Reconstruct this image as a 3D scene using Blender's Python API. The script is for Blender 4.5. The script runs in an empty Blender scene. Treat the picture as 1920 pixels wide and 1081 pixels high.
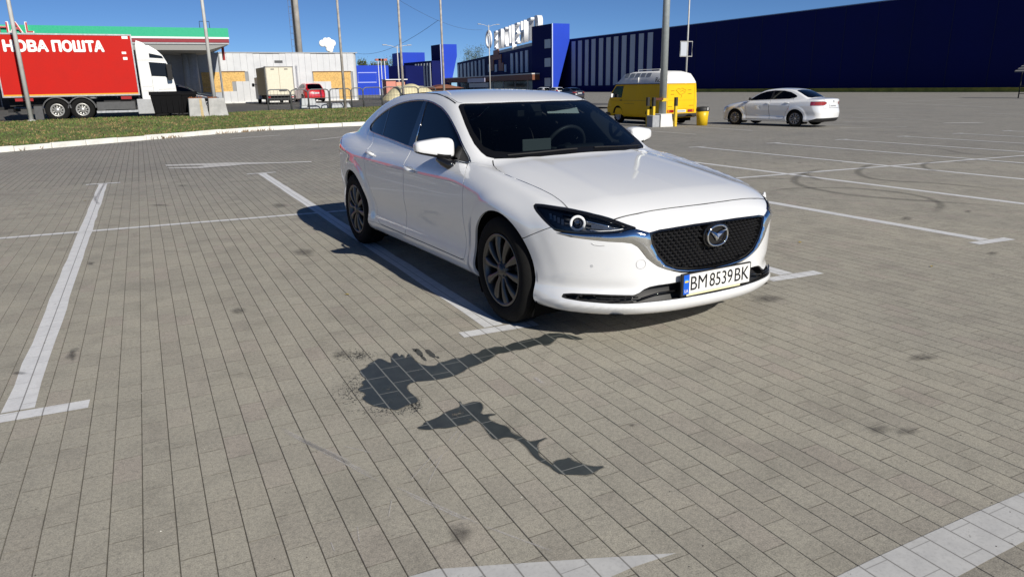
import bpy, bmesh, math, random
import numpy as np
from mathutils import Vector, Matrix
random.seed(7); rng = np.random.default_rng(11)
SC = bpy.context.scene
COL = SC.collection

# ------------------------------------------------------------------ camera, sky, sun, exposure
CAM_H = 1.4459
FPX, PITCH, ROLL, YAW = 1344.24, 0.2759, -0.0183, 0.4615
_fw = np.array([math.sin(YAW)*math.cos(PITCH), math.cos(YAW)*math.cos(PITCH), -math.sin(PITCH)])
_r = np.array([math.cos(YAW), -math.sin(YAW), 0.0]); _u = np.cross(_r, _fw)
_r2 = math.cos(ROLL)*_r+math.sin(ROLL)*_u; _u2 = -math.sin(ROLL)*_r+math.cos(ROLL)*_u
cam_d = bpy.data.cameras.new('camera'); cam = bpy.data.objects.new('camera', cam_d); COL.objects.link(cam)
cam_d.sensor_width = 36; cam_d.lens = FPX/1920*36; cam_d.clip_start = .05; cam_d.clip_end = 4000
cam.matrix_world = Matrix([[_r2[0], _u2[0], -_fw[0], 0], [_r2[1], _u2[1], -_fw[1], 0], [_r2[2], _u2[2], -_fw[2], CAM_H], [0, 0, 0, 1]])
SC.camera = cam
def pix(px, py, dist=None, z=None):
    """world point seen at a pixel of the 1920 photo, at a forward distance or on a height"""
    d = _fw+((px-960)/FPX)*_r2-((py-540.5)/FPX)*_u2
    t = dist if dist is not None else (z-CAM_H)/d[2]
    return np.array([0, 0, CAM_H])+t*d

SUN_TO = np.array([.27, -1.69, 1.05]); SUN_TO /= np.linalg.norm(SUN_TO)
SUN_EL = math.asin(SUN_TO[2]); SUN_AZ = math.atan2(SUN_TO[0], SUN_TO[1])
W = bpy.data.worlds.new('World'); SC.world = W; W.use_nodes = True
_n = W.node_tree.nodes; _bg = _n['Background']
_sky = _n.new('ShaderNodeTexSky'); _sky.sky_type = 'NISHITA'; _sky.sun_disc = False
_sky.sun_elevation = SUN_EL; _sky.sun_rotation = SUN_AZ; _sky.altitude = 1500; _sky.air_density = .55; _sky.dust_density = .05; _sky.ozone_density = 8.
_tint = _n.new('ShaderNodeVectorMath'); _tint.operation = 'MULTIPLY'; _tint.inputs[1].default_value = (1.0, 1.02, 1.0)
W.node_tree.links.new(_sky.outputs[0], _tint.inputs[0]); W.node_tree.links.new(_tint.outputs[0], _bg.inputs[0]); _bg.inputs[1].default_value = .070
_sl = bpy.data.lights.new('sun', 'SUN'); _sl.energy = 5.0; _sl.angle = math.radians(.5); _sl.color = (1, .945, .85)
sun = bpy.data.objects.new('sun', _sl); COL.objects.link(sun)
sun.rotation_euler = Vector(-SUN_TO).to_track_quat('-Z', 'Y').to_euler(); sun.location = (0, -20, 30)
SC.view_settings.view_transform = 'Standard'; SC.view_settings.look = 'None'; SC.view_settings.exposure = 0.2; SC.view_settings.gamma = 1
SC.render.engine = 'CYCLES'

# ------------------------------------------------------------------ materials
MATS = {}
def mat(name, col=(.5, .5, .5), rough=.5, metal=0., coat=0., spec=.5, var=0., vscale=8., bump=0., bscale=60., emit=None, alpha=1., trans=0., ior=1.45, coat_rough=.03, obj_coords=True):
    if name in MATS: return MATS[name]
    m = bpy.data.materials.new(name); m.use_nodes = True; MATS[name] = m
    nt = m.node_tree; b = nt.nodes['Principled BSDF']
    b.inputs['Base Color'].default_value = (*col, 1); b.inputs['Roughness'].default_value = rough; b.inputs['Metallic'].default_value = metal
    b.inputs['Coat Weight'].default_value = coat; b.inputs['Coat Roughness'].default_value = coat_rough; b.inputs['Specular IOR Level'].default_value = spec
    if coat >= 1.: b.inputs['Coat IOR'].default_value = 2.1
    b.inputs['Transmission Weight'].default_value = trans; b.inputs['IOR'].default_value = ior; b.inputs['Alpha'].default_value = alpha
    if emit: b.inputs['Emission Color'].default_value = (*emit[0], 1); b.inputs['Emission Strength'].default_value = emit[1]
    if var or bump:
        tc = nt.nodes.new('ShaderNodeTexCoord')
    if var:
        nz = nt.nodes.new('ShaderNodeTexNoise'); nz.inputs['Scale'].default_value = vscale; nz.inputs['Detail'].default_value = 6; nz.inputs['Roughness'].default_value = .6
        nt.links.new(tc.outputs['Object'], nz.inputs['Vector'])
        mr = nt.nodes.new('ShaderNodeMapRange'); mr.inputs['From Min'].default_value = .3; mr.inputs['From Max'].default_value = .7
        mr.inputs['To Min'].default_value = 1-var; mr.inputs['To Max'].default_value = 1+var
        nt.links.new(nz.outputs[0], mr.inputs['Value'])
        mx = nt.nodes.new('ShaderNodeVectorMath'); mx.operation = 'MULTIPLY'; mx.inputs[0].default_value = col
        nt.links.new(mr.outputs[0], mx.inputs[1]); nt.links.new(mx.outputs[0], b.inputs['Base Color'])
        rr = nt.nodes.new('ShaderNodeMapRange'); rr.inputs['From Min'].default_value = .3; rr.inputs['From Max'].default_value = .7
        rr.inputs['To Min'].default_value = max(rough-.08, .02); rr.inputs['To Max'].default_value = min(rough+.08, 1)
        nt.links.new(nz.outputs[0], rr.inputs['Value']); nt.links.new(rr.outputs[0], b.inputs['Roughness'])
    if bump:
        n2 = nt.nodes.new('ShaderNodeTexNoise'); n2.inputs['Scale'].default_value = bscale; n2.inputs['Detail'].default_value = 4
        nt.links.new(tc.outputs['Object'], n2.inputs['Vector'])
        bp = nt.nodes.new('ShaderNodeBump'); bp.inputs['Strength'].default_value = bump; bp.inputs['Distance'].default_value = .01
        nt.links.new(n2.outputs[0], bp.inputs['Height']); nt.links.new(bp.outputs[0], b.inputs['Normal'])
    return m
def glass(name, tint, gloss_col=(1, 1, 1), ior=1.5, rough=.0):
    """thin pane: tinted see-through plus a fresnel mirror"""
    m = bpy.data.materials.new(name); m.use_nodes = True; MATS[name] = m; nt = m.node_tree; nt.nodes.clear()
    o = nt.nodes.new('ShaderNodeOutputMaterial'); mix = nt.nodes.new('ShaderNodeMixShader'); fr = nt.nodes.new('ShaderNodeFresnel'); fr.inputs[0].default_value = ior
    tr = nt.nodes.new('ShaderNodeBsdfTransparent'); tr.inputs[0].default_value = (*tint, 1); gl = nt.nodes.new('ShaderNodeBsdfGlossy'); gl.inputs['Roughness'].default_value = rough; gl.inputs['Color'].default_value = (*gloss_col, 1)
    nt.links.new(fr.outputs[0], mix.inputs[0]); nt.links.new(tr.outputs[0], mix.inputs[1]); nt.links.new(gl.outputs[0], mix.inputs[2]); nt.links.new(mix.outputs[0], o.inputs[0])
    return m

# ------------------------------------------------------------------ objects
def tag(o, label=None, cat=None, group=None, kind=None):
    if label: o['label'] = label
    if cat: o['category'] = cat
    if group: o['group'] = group
    if kind: o['kind'] = kind
    return o
def empty(name, loc=(0, 0, 0), rz=0., label=None, cat=None, group=None):
    o = bpy.data.objects.new(name, None); COL.objects.link(o); o.location = loc; o.rotation_euler = (0, 0, rz); o.empty_display_size = .2
    return tag(o, label, cat, group)
def mkmesh(name, V, F, m, smooth=False, normals=None):
    me = bpy.data.meshes.new(name)
    V = np.asarray(V, float)
    if isinstance(F, np.ndarray):
        k = F.shape[1]; me.vertices.add(len(V)); me.vertices.foreach_set('co', V.ravel())
        me.loops.add(F.size); me.loops.foreach_set('vertex_index', F.ravel().astype(np.int32))
        me.polygons.add(len(F)); me.polygons.foreach_set('loop_start', np.arange(0, F.size, k, dtype=np.int32)); me.update(calc_edges=True)
    else:
        me.from_pydata(V.tolist(), [], F); me.update()
    for q in (m if isinstance(m, (list, tuple)) else [m]): me.materials.append(q)
    me.polygons.foreach_set('use_smooth', np.full(len(me.polygons), bool(smooth)))
    if normals is not None and len(me.vertices) == len(normals):
        me.normals_split_custom_set_from_vertices(np.asarray(normals, float).tolist())
    return me
def put(name, me, parent=None, loc=None, rot=None, **k):
    o = bpy.data.objects.new(name, me); COL.objects.link(o)
    if parent is not None: o.parent = parent
    if loc is not None: o.location = loc
    if rot is not None: o.rotation_euler = rot
    return tag(o, **k)
def obj(name, V, F, m, parent=None, smooth=False, normals=None, **k):
    return put(name, mkmesh(name, V, F, m, smooth, normals), parent, **k)
class MB:
    """collects shapes into one mesh"""
    def __init__(s): s.V = []; s.F = []; s.M = []
    def add(s, V, F, mi=0):
        n = len(s.V); s.V += [tuple(v) for v in V]; s.F += [tuple(i+n for i in f) for f in F]; s.M += [mi]*len(F); return s
    def box(s, lo, hi, mi=0, M=None):
        (a, b, c), (d, e, f) = lo, hi
        V = [(a, b, c), (d, b, c), (d, e, c), (a, e, c), (a, b, f), (d, b, f), (d, e, f), (a, e, f)]
        if M is not None: V = [tuple(M @ Vector(v)) for v in V]
        return s.add(V, [(0, 3, 2, 1), (4, 5, 6, 7), (0, 1, 5, 4), (1, 2, 6, 5), (2, 3, 7, 6), (3, 0, 4, 7)], mi)
    def hexa(s, b4, t4, mi=0):
        return s.add(list(b4)+list(t4), [(0, 3, 2, 1), (4, 5, 6, 7), (0, 1, 5, 4), (1, 2, 6, 5), (2, 3, 7, 6), (3, 0, 4, 7)], mi)
    def prism(s, poly, axis, a, b, mi=0):
        """polygon (2-D) extruded along axis 0/1/2 from a to b"""
        n = len(poly)
        def P(q, t):
            return {0: (t, q[0], q[1]), 1: (q[0], t, q[1]), 2: (q[0], q[1], t)}[axis]
        V = [P(q, a) for q in poly]+[P(q, b) for q in poly]
        F = [tuple(range(n))[::-1], tuple(range(n, 2*n))]+[(i, (i+1) % n, n+(i+1) % n, n+i) for i in range(n)]
        return s.add(V, F, mi)
    def tube(s, pts, r, n=8, mi=0, closed=False, cap=True):
        pts = [np.array(p, float) for p in pts]; m = len(pts); rr = r if isinstance(r, (list, tuple, np.ndarray)) else [r]*m
        V = []; up = None
        for i, p in enumerate(pts):
            a = pts[(i-1) % m] if (closed or i > 0) else p; b = pts[(i+1) % m] if (closed or i < m-1) else p
            t = b-a; t = t/max(np.linalg.norm(t), 1e-9)
            if up is None:
                up = np.array([0, 0, 1.]) if abs(t[2]) < .9 else np.array([1., 0, 0])
            e = np.cross(t, up); e /= max(np.linalg.norm(e), 1e-9); g = np.cross(e, t); up = g
            for k in range(n):
                q = 2*math.pi*k/n; V.append(p+rr[i]*(math.cos(q)*e+math.sin(q)*g))
        F = []
        for i in range(m if closed else m-1):
            j = (i+1) % m
            for k in range(n): F.append((i*n+k, i*n+(k+1) % n, j*n+(k+1) % n, j*n+k))
        if cap and not closed: F += [tuple(range(n))[::-1], tuple(range((m-1)*n, m*n))]
        return s.add(V, F, mi)
    def lathe(s, prof, axis=2, c=(0, 0, 0), n=24, mi=0, a0=0., a1=2*math.pi):
        """profile (radius, height) turned about an axis through c"""
        full = abs(a1-a0-2*math.pi) < 1e-6; k = n if full else n+1; V = []
        for r, h in prof:
            for i in range(k):
                q = a0+(a1-a0)*i/n; x, y = r*math.cos(q), r*math.sin(q)
                v = {2: (x, y, h), 1: (x, h, y), 0: (h, x, y)}[axis]; V.append((c[0]+v[0], c[1]+v[1], c[2]+v[2]))
        F = []
        for j in range(len(prof)-1):
            for i in range(n):
                a = j*k+i; b = j*k+(i+1) % k; F.append((a, b, b+k, a+k) if axis != 1 else (a, a+k, b+k, b))
        return s.add(V, F, mi)
    def mesh(s, name, m, smooth=False):
        me = mkmesh(name, s.V, s.F, m, smooth)
        if isinstance(m, (list, tuple)) and len(m) > 1: me.polygons.foreach_set('material_index', s.M)
        return me
    def build(s, name, m, parent=None, smooth=False, loc=None, rot=None, **k):
        return put(name, s.mesh(name, m, smooth), parent, loc, rot, **k)
def bevel(o, w=.01, seg=2):
    b = o.modifiers.new('bevel', 'BEVEL'); b.width = w; b.segments = seg; b.limit_method = 'ANGLE'; b.angle_limit = math.radians(40); return o
def text_mesh(name, s, size, m, depth=.002, bold=0., sx=1.):
    cu = bpy.data.curves.new(name, 'FONT'); cu.body = s; cu.size = size; cu.extrude = depth; cu.offset = bold; cu.align_x = 'CENTER'; cu.align_y = 'CENTER'
    t = bpy.data.objects.new(name, cu); COL.objects.link(t); bpy.context.view_layer.update()
    me = bpy.data.meshes.new_from_object(t.evaluated_get(bpy.context.evaluated_depsgraph_get())); bpy.data.objects.remove(t); me.name = name
    if sx != 1.:
        for v in me.vertices: v.co.x *= sx
    me.materials.clear(); me.materials.append(m); return me
def fit_text(me, w, h):
    c = np.array([v.co[:] for v in me.vertices]); lo, hi = c.min(0), c.max(0)
    for v in me.vertices: v.co.x = (v.co.x-(lo[0]+hi[0])/2)*w/(hi[0]-lo[0]); v.co.y = (v.co.y-(lo[1]+hi[1])/2)*h/(hi[1]-lo[1])
    return me
def bolden(me, d, dz=.0006):
    """thicken lettering with shifted copies, each a little deeper"""
    V = np.array([v.co[:] for v in me.vertices]); F = [tuple(p.vertices) for p in me.polygons]; n = len(V); A = []; G = []
    for i, (dx, dy) in enumerate(((0, 0), (d, 0), (-d, 0), (0, d), (0, -d), (d*.7, d*.7), (-d*.7, d*.7), (d*.7, -d*.7), (-d*.7, -d*.7))):
        A.append(V+np.array([dx, dy, -i*dz])); G += [tuple(q+i*n for q in f) for f in F]
    return mkmesh(me.name, np.concatenate(A), G, me.materials[0])
def copy_tree(o, parent=None):
    c = o.copy(); COL.objects.link(c); c.parent = parent
    for ch in o.children: copy_tree(ch, c)
    return c
# ------------------------------------------------------------------ smooth implicit car bodies
class spl:
    def __init__(s,pts):
        pts=sorted(pts); X=np.array([a for a,_ in pts],float); Y=np.array([b for _,b in pts],float); n=len(X)
        h=np.diff(X); A=np.zeros((n,n)); r=np.zeros(n); A[0,0]=A[-1,-1]=1
        for i in range(1,n-1):
            A[i,i-1]=h[i-1];A[i,i]=2*(h[i-1]+h[i]);A[i,i+1]=h[i]; r[i]=6*((Y[i+1]-Y[i])/h[i]-(Y[i]-Y[i-1])/h[i-1])
        M=np.linalg.solve(A,r); s.X,s.Y,s.h,s.M,s.n=X,Y,h,M,n
        s.s0=(Y[1]-Y[0])/h[0]-h[0]*M[1]/6; s.s1=(Y[-1]-Y[-2])/h[-1]+h[-1]*M[-2]/6
        s.a=X[0]-1.5; s.d=(X[-1]-X[0]+3.)/8000; s.tab=s.exact(s.a+s.d*np.arange(8001)); s.st=np.diff(s.tab)
    def exact(s,x):
        X,Y,h,M=s.X,s.Y,s.h,s.M
        x=np.asarray(x,float); i=np.clip(np.searchsorted(X,x)-1,0,s.n-2); t=np.clip(x,X[0],X[-1]); a=X[i+1]-t; b=t-X[i]; H=h[i]
        y=M[i]*a**3/(6*H)+M[i+1]*b**3/(6*H)+(Y[i]/H-M[i]*H/6)*a+(Y[i+1]/H-M[i+1]*H/6)*b
        return y+np.where(x<X[0],(x-X[0])*s.s0,0)+np.where(x>X[-1],(x-X[-1])*s.s1,0)
    def __call__(s,x):
        u=(np.asarray(x,float)-s.a)/s.d; i=np.clip(u.astype(np.int32),0,7999); return s.tab[i]+(u-i)*s.st[i]
def smin(a,b,k):
    h=np.maximum(k-np.abs(a-b),0)/k; return np.minimum(a,b)-h*h*k*.25
def smax(a,b,k): return -smin(-a,-b,k)
def sstep(a,b,x):
    t=np.clip((x-a)/(b-a),0,1); return t*t*t*(t*(6*t-15)+10)
class Sedan:
    wb=2.83; wz=.335; R=.335; arch=.385
    Wp=spl([(1.0,.865),(.6,.885),(.3,.897),(0,.902),(-.5,.895),(-1,.893),(-1.5,.896),(-2,.903),(-2.5,.910),(-2.83,.908),(-3.2,.875),(-3.5,.825),(-3.95,.73)])
    prof=spl([(.15,-.075),(.22,-.032),(.28,-.014),(.36,-.026),(.48,-.026),(.56,-.0105),(.62,-.0032),(.67,-.0004),(.72,0),(.76,-.0014),(.80,-.0032),(.85,-.0063),(.90,-.0105),(.93,-.0142),(.96,-.0215),(1.0,-.042),(1.04,-.072),(1.1,-.125)])
    zf=spl([(.6,.72),(.3,.765),(0,.79),(-.5,.76),(-1,.69),(-1.5,.62)])
    Af=spl([(.9,0),(.5,.006),(.2,.014),(0,.015),(-.3,.010),(-.6,.003),(-.9,0),(-1.4,0),(-1.8,0),(-4,0)])
    zr=spl([(-1.2,.83),(-2,.86),(-2.8,.88),(-3.5,.90)])
    Ar=spl([(1,0),(-.6,0),(-1.0,0),(-1.6,0),(-2.2,.001),(-2.9,.012),(-3.5,.013),(-3.9,.01)])
    xf=spl([(.15,.885),(.2,.925),(.24,.950),(.275,.952),(.315,.934),(.36,.924),(.42,.924),(.5,.928),(.6,.932),(.66,.928),(.70,.912),(.74,.868),(.78,.80),(.84,.66)])
    plan=spl([(0,0),(.2,.009),(.33,.028),(.44,.06),(.56,.118),(.7,.235),(.8,.37),(.86,.50),(.9,.62),(1.0,1.0)])
    Tc=spl([(1.0,.715),(.9,.762),(.8,.797),(.6,.845),(.3,.895),(0,.935),(-.3,.97),(-.5,.985),(-.9,.99),(-2,1.0),(-2.9,1.03),(-3.2,1.045),(-3.5,1.045),(-3.75,1.03),(-3.95,1.0)])
    drop=spl([(0,0),(.3,.008),(.5,.026),(.6,.043),(.7,.068),(.8,.115),(.9,.19)])
    kd=spl([(1,1.15),(.6,1.05),(.2,.85),(-.2,.65),(-.5,.55),(-1,.5),(-3,.6),(-3.9,.8)])
    rear=spl([(.15,-3.78),(.3,-3.87),(.45,-3.90),(.55,-3.905),(.7,-3.88),(.85,-3.87),(.97,-3.87),(1.1,-3.86)])
    rplan=spl([(0,0),(.4,.03),(.6,.11),(.75,.25),(.85,.45),(.92,.65)])
    zG=spl([(.3,.65),(.0,.81),(-.3,.955),(-.6,1.118),(-.85,1.245),(-1.06,1.332),(-1.3,1.388),(-1.6,1.414),(-1.85,1.419),(-2.1,1.414),(-2.4,1.392),(-2.7,1.332),(-3.0,1.236),(-3.3,1.115),(-3.6,.99),(-3.9,.86)])
    gsh=spl([(.3,.36),(-.3,.36),(-.9,.32),(-1.2,.22),(-1.5,.08),(-1.9,0),(-2.4,-.08),(-2.8,-.18),(-3.3,-.22)])
    gcr=spl([(.3,.02),(-.6,.03),(-1.3,.07),(-1.8,.075),(-2.4,.06),(-3.2,.03)])
    Wb=spl([(.2,.73),(-.4,.775),(-1,.80),(-1.8,.808),(-2.3,.805),(-2.8,.78),(-3.2,.73),(-3.6,.66)])
    tum=spl([(.2,.40),(-.5,.42),(-1.2,.44),(-2,.44),(-2.8,.44),(-3.5,.45)])
    bz=.19; ktop=.09; kfront=.04; kg=.035; fl=.016
    zbelt=.97; front_k=.05; ridge=1.; gk=.075
    def side(s,x,z):
        S=s.Wp(x)+s.prof(z)
        S=S+np.maximum(s.Af(x),0)*np.exp(-((z-s.zf(x))/.085)**2)+np.maximum(s.Ar(x),0)*np.exp(-((z-s.zr(x))/.10)**2)
        for wx in (0,-s.wb):
            r=np.hypot(x-wx,z-s.wz); S=S+s.fl*(1-sstep(s.arch+.04,s.arch+.15,r))*sstep(.15,.3,z)
        return S
    def lower(s,x,a,z):
        f=s.side(x,z)-a
        wr=sstep(-.75,-.35,x)*(1-sstep(.35,.75,x)); t=(s.Tc(x)-s.drop(a)*s.kd(x)-z)+s.ridge*wr*(.016*np.exp(-((a-.795)/.05)**2)-.008*np.exp(-((a-.67)/.075)**2)+.004*np.exp(-((a-.46-.06*x)/.05)**2))
        f=smin(f,t,s.ktop)
        fr=(s.xf(z)-s.plan(a)-x)+s.ridge*sstep(.40,.62,a)*(.014*np.exp(-((z-.248)/.022)**2)-.016*np.exp(-((z-.345)/.04)**2))
        g=np.sqrt(1+((s.plan(a+.01)-s.plan(a-.01))/.02)**2)
        f=smin(f,fr/g,s.front_k)
        rr=(x-s.rear(z)-s.rplan(a))
        f=smin(f,rr,.06)
        return smin(f,z-s.bz,.04)
    def green(s,x,a,z):
        xs=x+s.gsh(x)*a*a
        t=s.zG(xs)-s.gcr(x)*a*a-z
        sl=(s.zG(xs+.01)-s.zG(xs-.01))/.02
        t=t/np.sqrt(1+sl*sl)
        S=s.Wb(x)-(z-s.zbelt)*s.tum(x)-.10*np.maximum(z-s.zbelt,0)**2-a
        return smin(smin(S,t,s.gk),z-.80,.04)
    def f(s,P):
        x,y,z=P[...,0],P[...,1],P[...,2]; a=np.sqrt(y*y+1e-8)
        return smax(s.lower(x,a,z),s.green(x,a,z),s.kg)
    def grad(s,P,e=1e-3):
        g=np.stack([s.f(P+np.eye(3)[i]*e)-s.f(P-np.eye(3)[i]*e) for i in range(3)],-1)
        return -g/np.maximum(np.linalg.norm(g,axis=-1,keepdims=True),1e-12)
def sample_half(B, du=.014, nf=80, nr=34, nv=140, z0=.62, xa=-3.15, xb=.22):
    """right half (y<=0) of the body surface as a triangle soup"""
    us = [(xa, -t) for t in np.linspace(math.pi/2, 0, nr)[:-1]]+[(x, 0.) for x in np.arange(xa, xb, du)]+[(xb, t) for t in np.linspace(0, math.pi/2, nf)]
    us = np.array(us); ph = np.linspace(-math.pi/2, math.pi/2, nv)
    O = np.zeros((len(us), nv, 3)); O[..., 0] = us[:, :1]; O[..., 2] = z0
    th = us[:, 1:2]; D = np.stack([np.sin(th)+0*ph, -np.cos(th)*np.cos(ph), np.cos(th)*np.sin(ph)], -1)
    hi = np.full(O.shape[:2], .02)
    step = np.linspace(.02, 1.6, 60)
    # march outward to the first sign change, then bisect
    shp = hi.shape; O2 = O.reshape(-1, 3); D2 = np.broadcast_to(D, O.shape).reshape(-1, 3); lo = np.full(len(O2), .02); hi = np.full(len(O2), .03); act = np.arange(len(O2))
    for a, b in zip(step[:-1], step[1:]):
        v = B.f(O2[act]+b*D2[act]) <= 0; h = act[v]; lo[h] = a; hi[h] = b; act = act[~v]
        if len(act) == 0: break
    for _ in range(13):
        m = (lo+hi)/2; v = B.f(O2+m[:, None]*D2) > 0; lo = np.where(v, m, lo); hi = np.where(v, hi, m)
    for _ in range(1):
        fa = B.f(O2+lo[:, None]*D2); fb = B.f(O2+hi[:, None]*D2); w = np.clip(fa/np.where(np.abs(fa-fb) < 1e-12, 1, fa-fb), 0, 1); lo = lo+(hi-lo)*w
    lo = lo.reshape(shp)
    P = O+lo[..., None]*D; P[:, 0, 1] = 0; P[:, -1, 1] = 0
    n, k = P.shape[:2]; i = np.arange(n-1)[:, None]*k+np.arange(k-1)[None]; i = i.ravel()
    F = np.concatenate([np.stack([i, i+k, i+k+1], 1), np.stack([i, i+k+1, i+1], 1)])
    T = P.reshape(-1, 3)[F]
    ar = np.linalg.norm(np.cross(T[:, 1]-T[:, 0], T[:, 2]-T[:, 0]), axis=1); T = T[ar > 1e-9]
    c = T.mean(1); nn = np.cross(T[:, 1]-T[:, 0], T[:, 2]-T[:, 0]); g = B.grad(c); fl = (nn*g).sum(1) < 0; T[fl] = T[fl][:, ::-1]
    return T
def chaikin(p, n=2, closed=True):
    p = np.array(p, float)
    for _ in range(n):
        q = np.roll(p, -1, 0) if closed else p[1:]; a = p if closed else p[:-1]
        r = np.stack([.75*a+.25*q, .25*a+.75*q], 1).reshape(-1, p.shape[1]); p = r if closed else np.concatenate([p[:1], r, p[-1:]])
    return p
def poly_sd(p, poly):
    """signed distance to a closed 2-D polygon, positive inside"""
    d = np.full(len(p), 1e9); ins = np.zeros(len(p), bool); n = len(poly)
    for i in range(n):
        a, b = poly[i], poly[(i+1) % n]; e = b-a; w = p-a
        t = np.clip((w@e)/max(e@e, 1e-12), 0, 1); d = np.minimum(d, np.hypot(w[:, 0]-t*e[0], w[:, 1]-t*e[1]))
        c = (a[1] > p[:, 1]) != (b[1] > p[:, 1]); ins ^= c & (p[:, 0] < e[0]*(p[:, 1]-a[1])/(e[1] if abs(e[1]) > 1e-12 else 1e-12)+a[0])
    return np.where(ins, d, -d)
def region(proj, poly, mask=None, rnd=0):
    poly = np.array(poly, float)
    if rnd: poly = chaikin(poly, rnd)
    def f(P):
        d = np.full(len(P), -1.); k = np.ones(len(P), bool) if mask is None else mask(P)
        if k.any():
            q = proj(P[k]); lo = poly.min(0)-.03; hi = poly.max(0)+.03; n = ((q > lo) & (q < hi)).all(1); dd = np.full(len(q), -.5)
            if n.any(): dd[n] = poly_sd(q[n], poly)
            d[k] = dd
        return d
    return f
PS = lambda P: P[:, [0, 2]]
PF = lambda P: P[:, [1, 2]]
PT = lambda P: P[:, [0, 1]]
PL = lambda P: np.stack([-.894*P[:, 0]-.447*P[:, 1], P[:, 2]], 1)
def _clip(T, d):
    s = d > 0; n = s.sum(1); out = [T[n == 3]]
    for c in (1, 2):
        k = n == c
        if not k.any(): continue
        t, dd, ss = T[k], d[k], s[k]
        r = np.argmax(ss, 1) if c == 1 else np.argmin(ss, 1); ix = (r[:, None]+np.arange(3)) % 3; a = np.arange(len(t))[:, None]
        t = t[a, ix]; dd = dd[a, ix]
        w1 = (dd[:, 0]/(dd[:, 0]-dd[:, 1]))[:, None]; w2 = (dd[:, 0]/(dd[:, 0]-dd[:, 2]))[:, None]
        p1 = t[:, 0]*(1-w1)+t[:, 1]*w1; p2 = t[:, 0]*(1-w2)+t[:, 2]*w2
        if c == 1: out.append(np.stack([t[:, 0], p1, p2], 1))
        else: out += [np.stack([p1, t[:, 1], t[:, 2]], 1), np.stack([p1, t[:, 2], p2], 1)]
    return np.concatenate(out)
def split(T, fn, gap=.004, ref=2):
    """(inside, outside) of a region; triangles on the border are refined first, the gap between is left open"""
    d = fn(T.reshape(-1, 3)).reshape(-1, 3)
    for _ in range(ref):
        m = d.max(1); n = d.min(1); 
        k = (m > -gap) & (n < gap) & (n > -.4)
        if not k.any(): break
        t = T[k]; ab, bc, ca = (t[:, 0]+t[:, 1])/2, (t[:, 1]+t[:, 2])/2, (t[:, 2]+t[:, 0])/2
        nt = np.concatenate([np.stack([t[:, 0], ab, ca], 1), np.stack([ab, t[:, 1], bc], 1), np.stack([ca, bc, t[:, 2]], 1), np.stack([ab, bc, ca], 1)])
        T = np.concatenate([T[~k], nt]); d = np.concatenate([d[~k], fn(nt.reshape(-1, 3)).reshape(-1, 3)])
    return _clip(T, d-gap/2), _clip(T, -d-gap/2)
def mirT(T):
    M = T[:, ::-1].copy(); M[..., 1] *= -1; return M
def both(T): return np.concatenate([T, mirT(T)])
def weld(T):
    q = np.round(T.reshape(-1, 3)*2e4).astype(np.int64); q += 1 << 18; u, ix, inv = np.unique((q[:, 0] << 40) | (q[:, 1] << 20) | q[:, 2], return_index=True, return_inverse=True)
    V = T.reshape(-1, 3)[ix]; F = inv.reshape(-1, 3)
    F = F[(F[:, 0] != F[:, 1]) & (F[:, 1] != F[:, 2]) & (F[:, 2] != F[:, 0])]
    return V, F
def panel(name, T, B, m, parent, off=0., rim=.010, lift=None, flat=False, **k):
    """a body panel: clipped surface with exact normals and a folded-in rim"""
    if len(T) == 0: return None
    V, F = weld(T); N = B.grad(V)
    if lift is not None: V2 = V+N*lift(V)[:, None]
    else: V2 = V+N*off
    if rim:
        E = np.concatenate([F[:, [0, 1]], F[:, [1, 2]], F[:, [2, 0]]]); key = np.sort(E, 1)
        u, idx, cnt = np.unique(key[:, 0].astype(np.int64)*len(V)+key[:, 1], return_index=True, return_counts=True); b = E[idx[cnt == 1]]
        n0 = len(V2); A = V2[b[:, 0]]; C = V2[b[:, 1]]; rA = A-N[b[:, 0]]*rim; rC = C-N[b[:, 1]]*rim
        fn = np.cross(C-A, rA-A); fn /= np.maximum(np.linalg.norm(fn, axis=1, keepdims=True), 1e-9); fn = -fn
        m0 = len(b); V2 = np.concatenate([V2, A, C, rA, rC]); i = np.arange(m0)+n0
        F = np.concatenate([F, np.stack([i+m0, i, i+2*m0], 1), np.stack([i+m0, i+2*m0, i+3*m0], 1)])
        N = np.concatenate([N, fn, fn, fn, fn])
    return obj(name, V2, F, m, parent, smooth=True, normals=None if flat else N, **k)
def on_surf(B, P, off=0.):
    """push points to the body surface along the gradient"""
    P = np.array(P, float)
    for _ in range(12):
        g = B.grad(P); P = P+g*np.clip(B.f(P), -.03, .03)[:, None]
    return P+B.grad(P)*off
def resample(p, n, closed=False):
    p = np.array(p, float)
    if closed: p = np.concatenate([p, p[:1]])
    s = np.concatenate([[0], np.cumsum(np.linalg.norm(np.diff(p, axis=0), axis=1))]); t = np.linspace(0, s[-1], n+1 if closed else n)
    q = np.stack([np.interp(t, s, p[:, i]) for i in range(p.shape[1])], 1); return q[:-1] if closed else q
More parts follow.
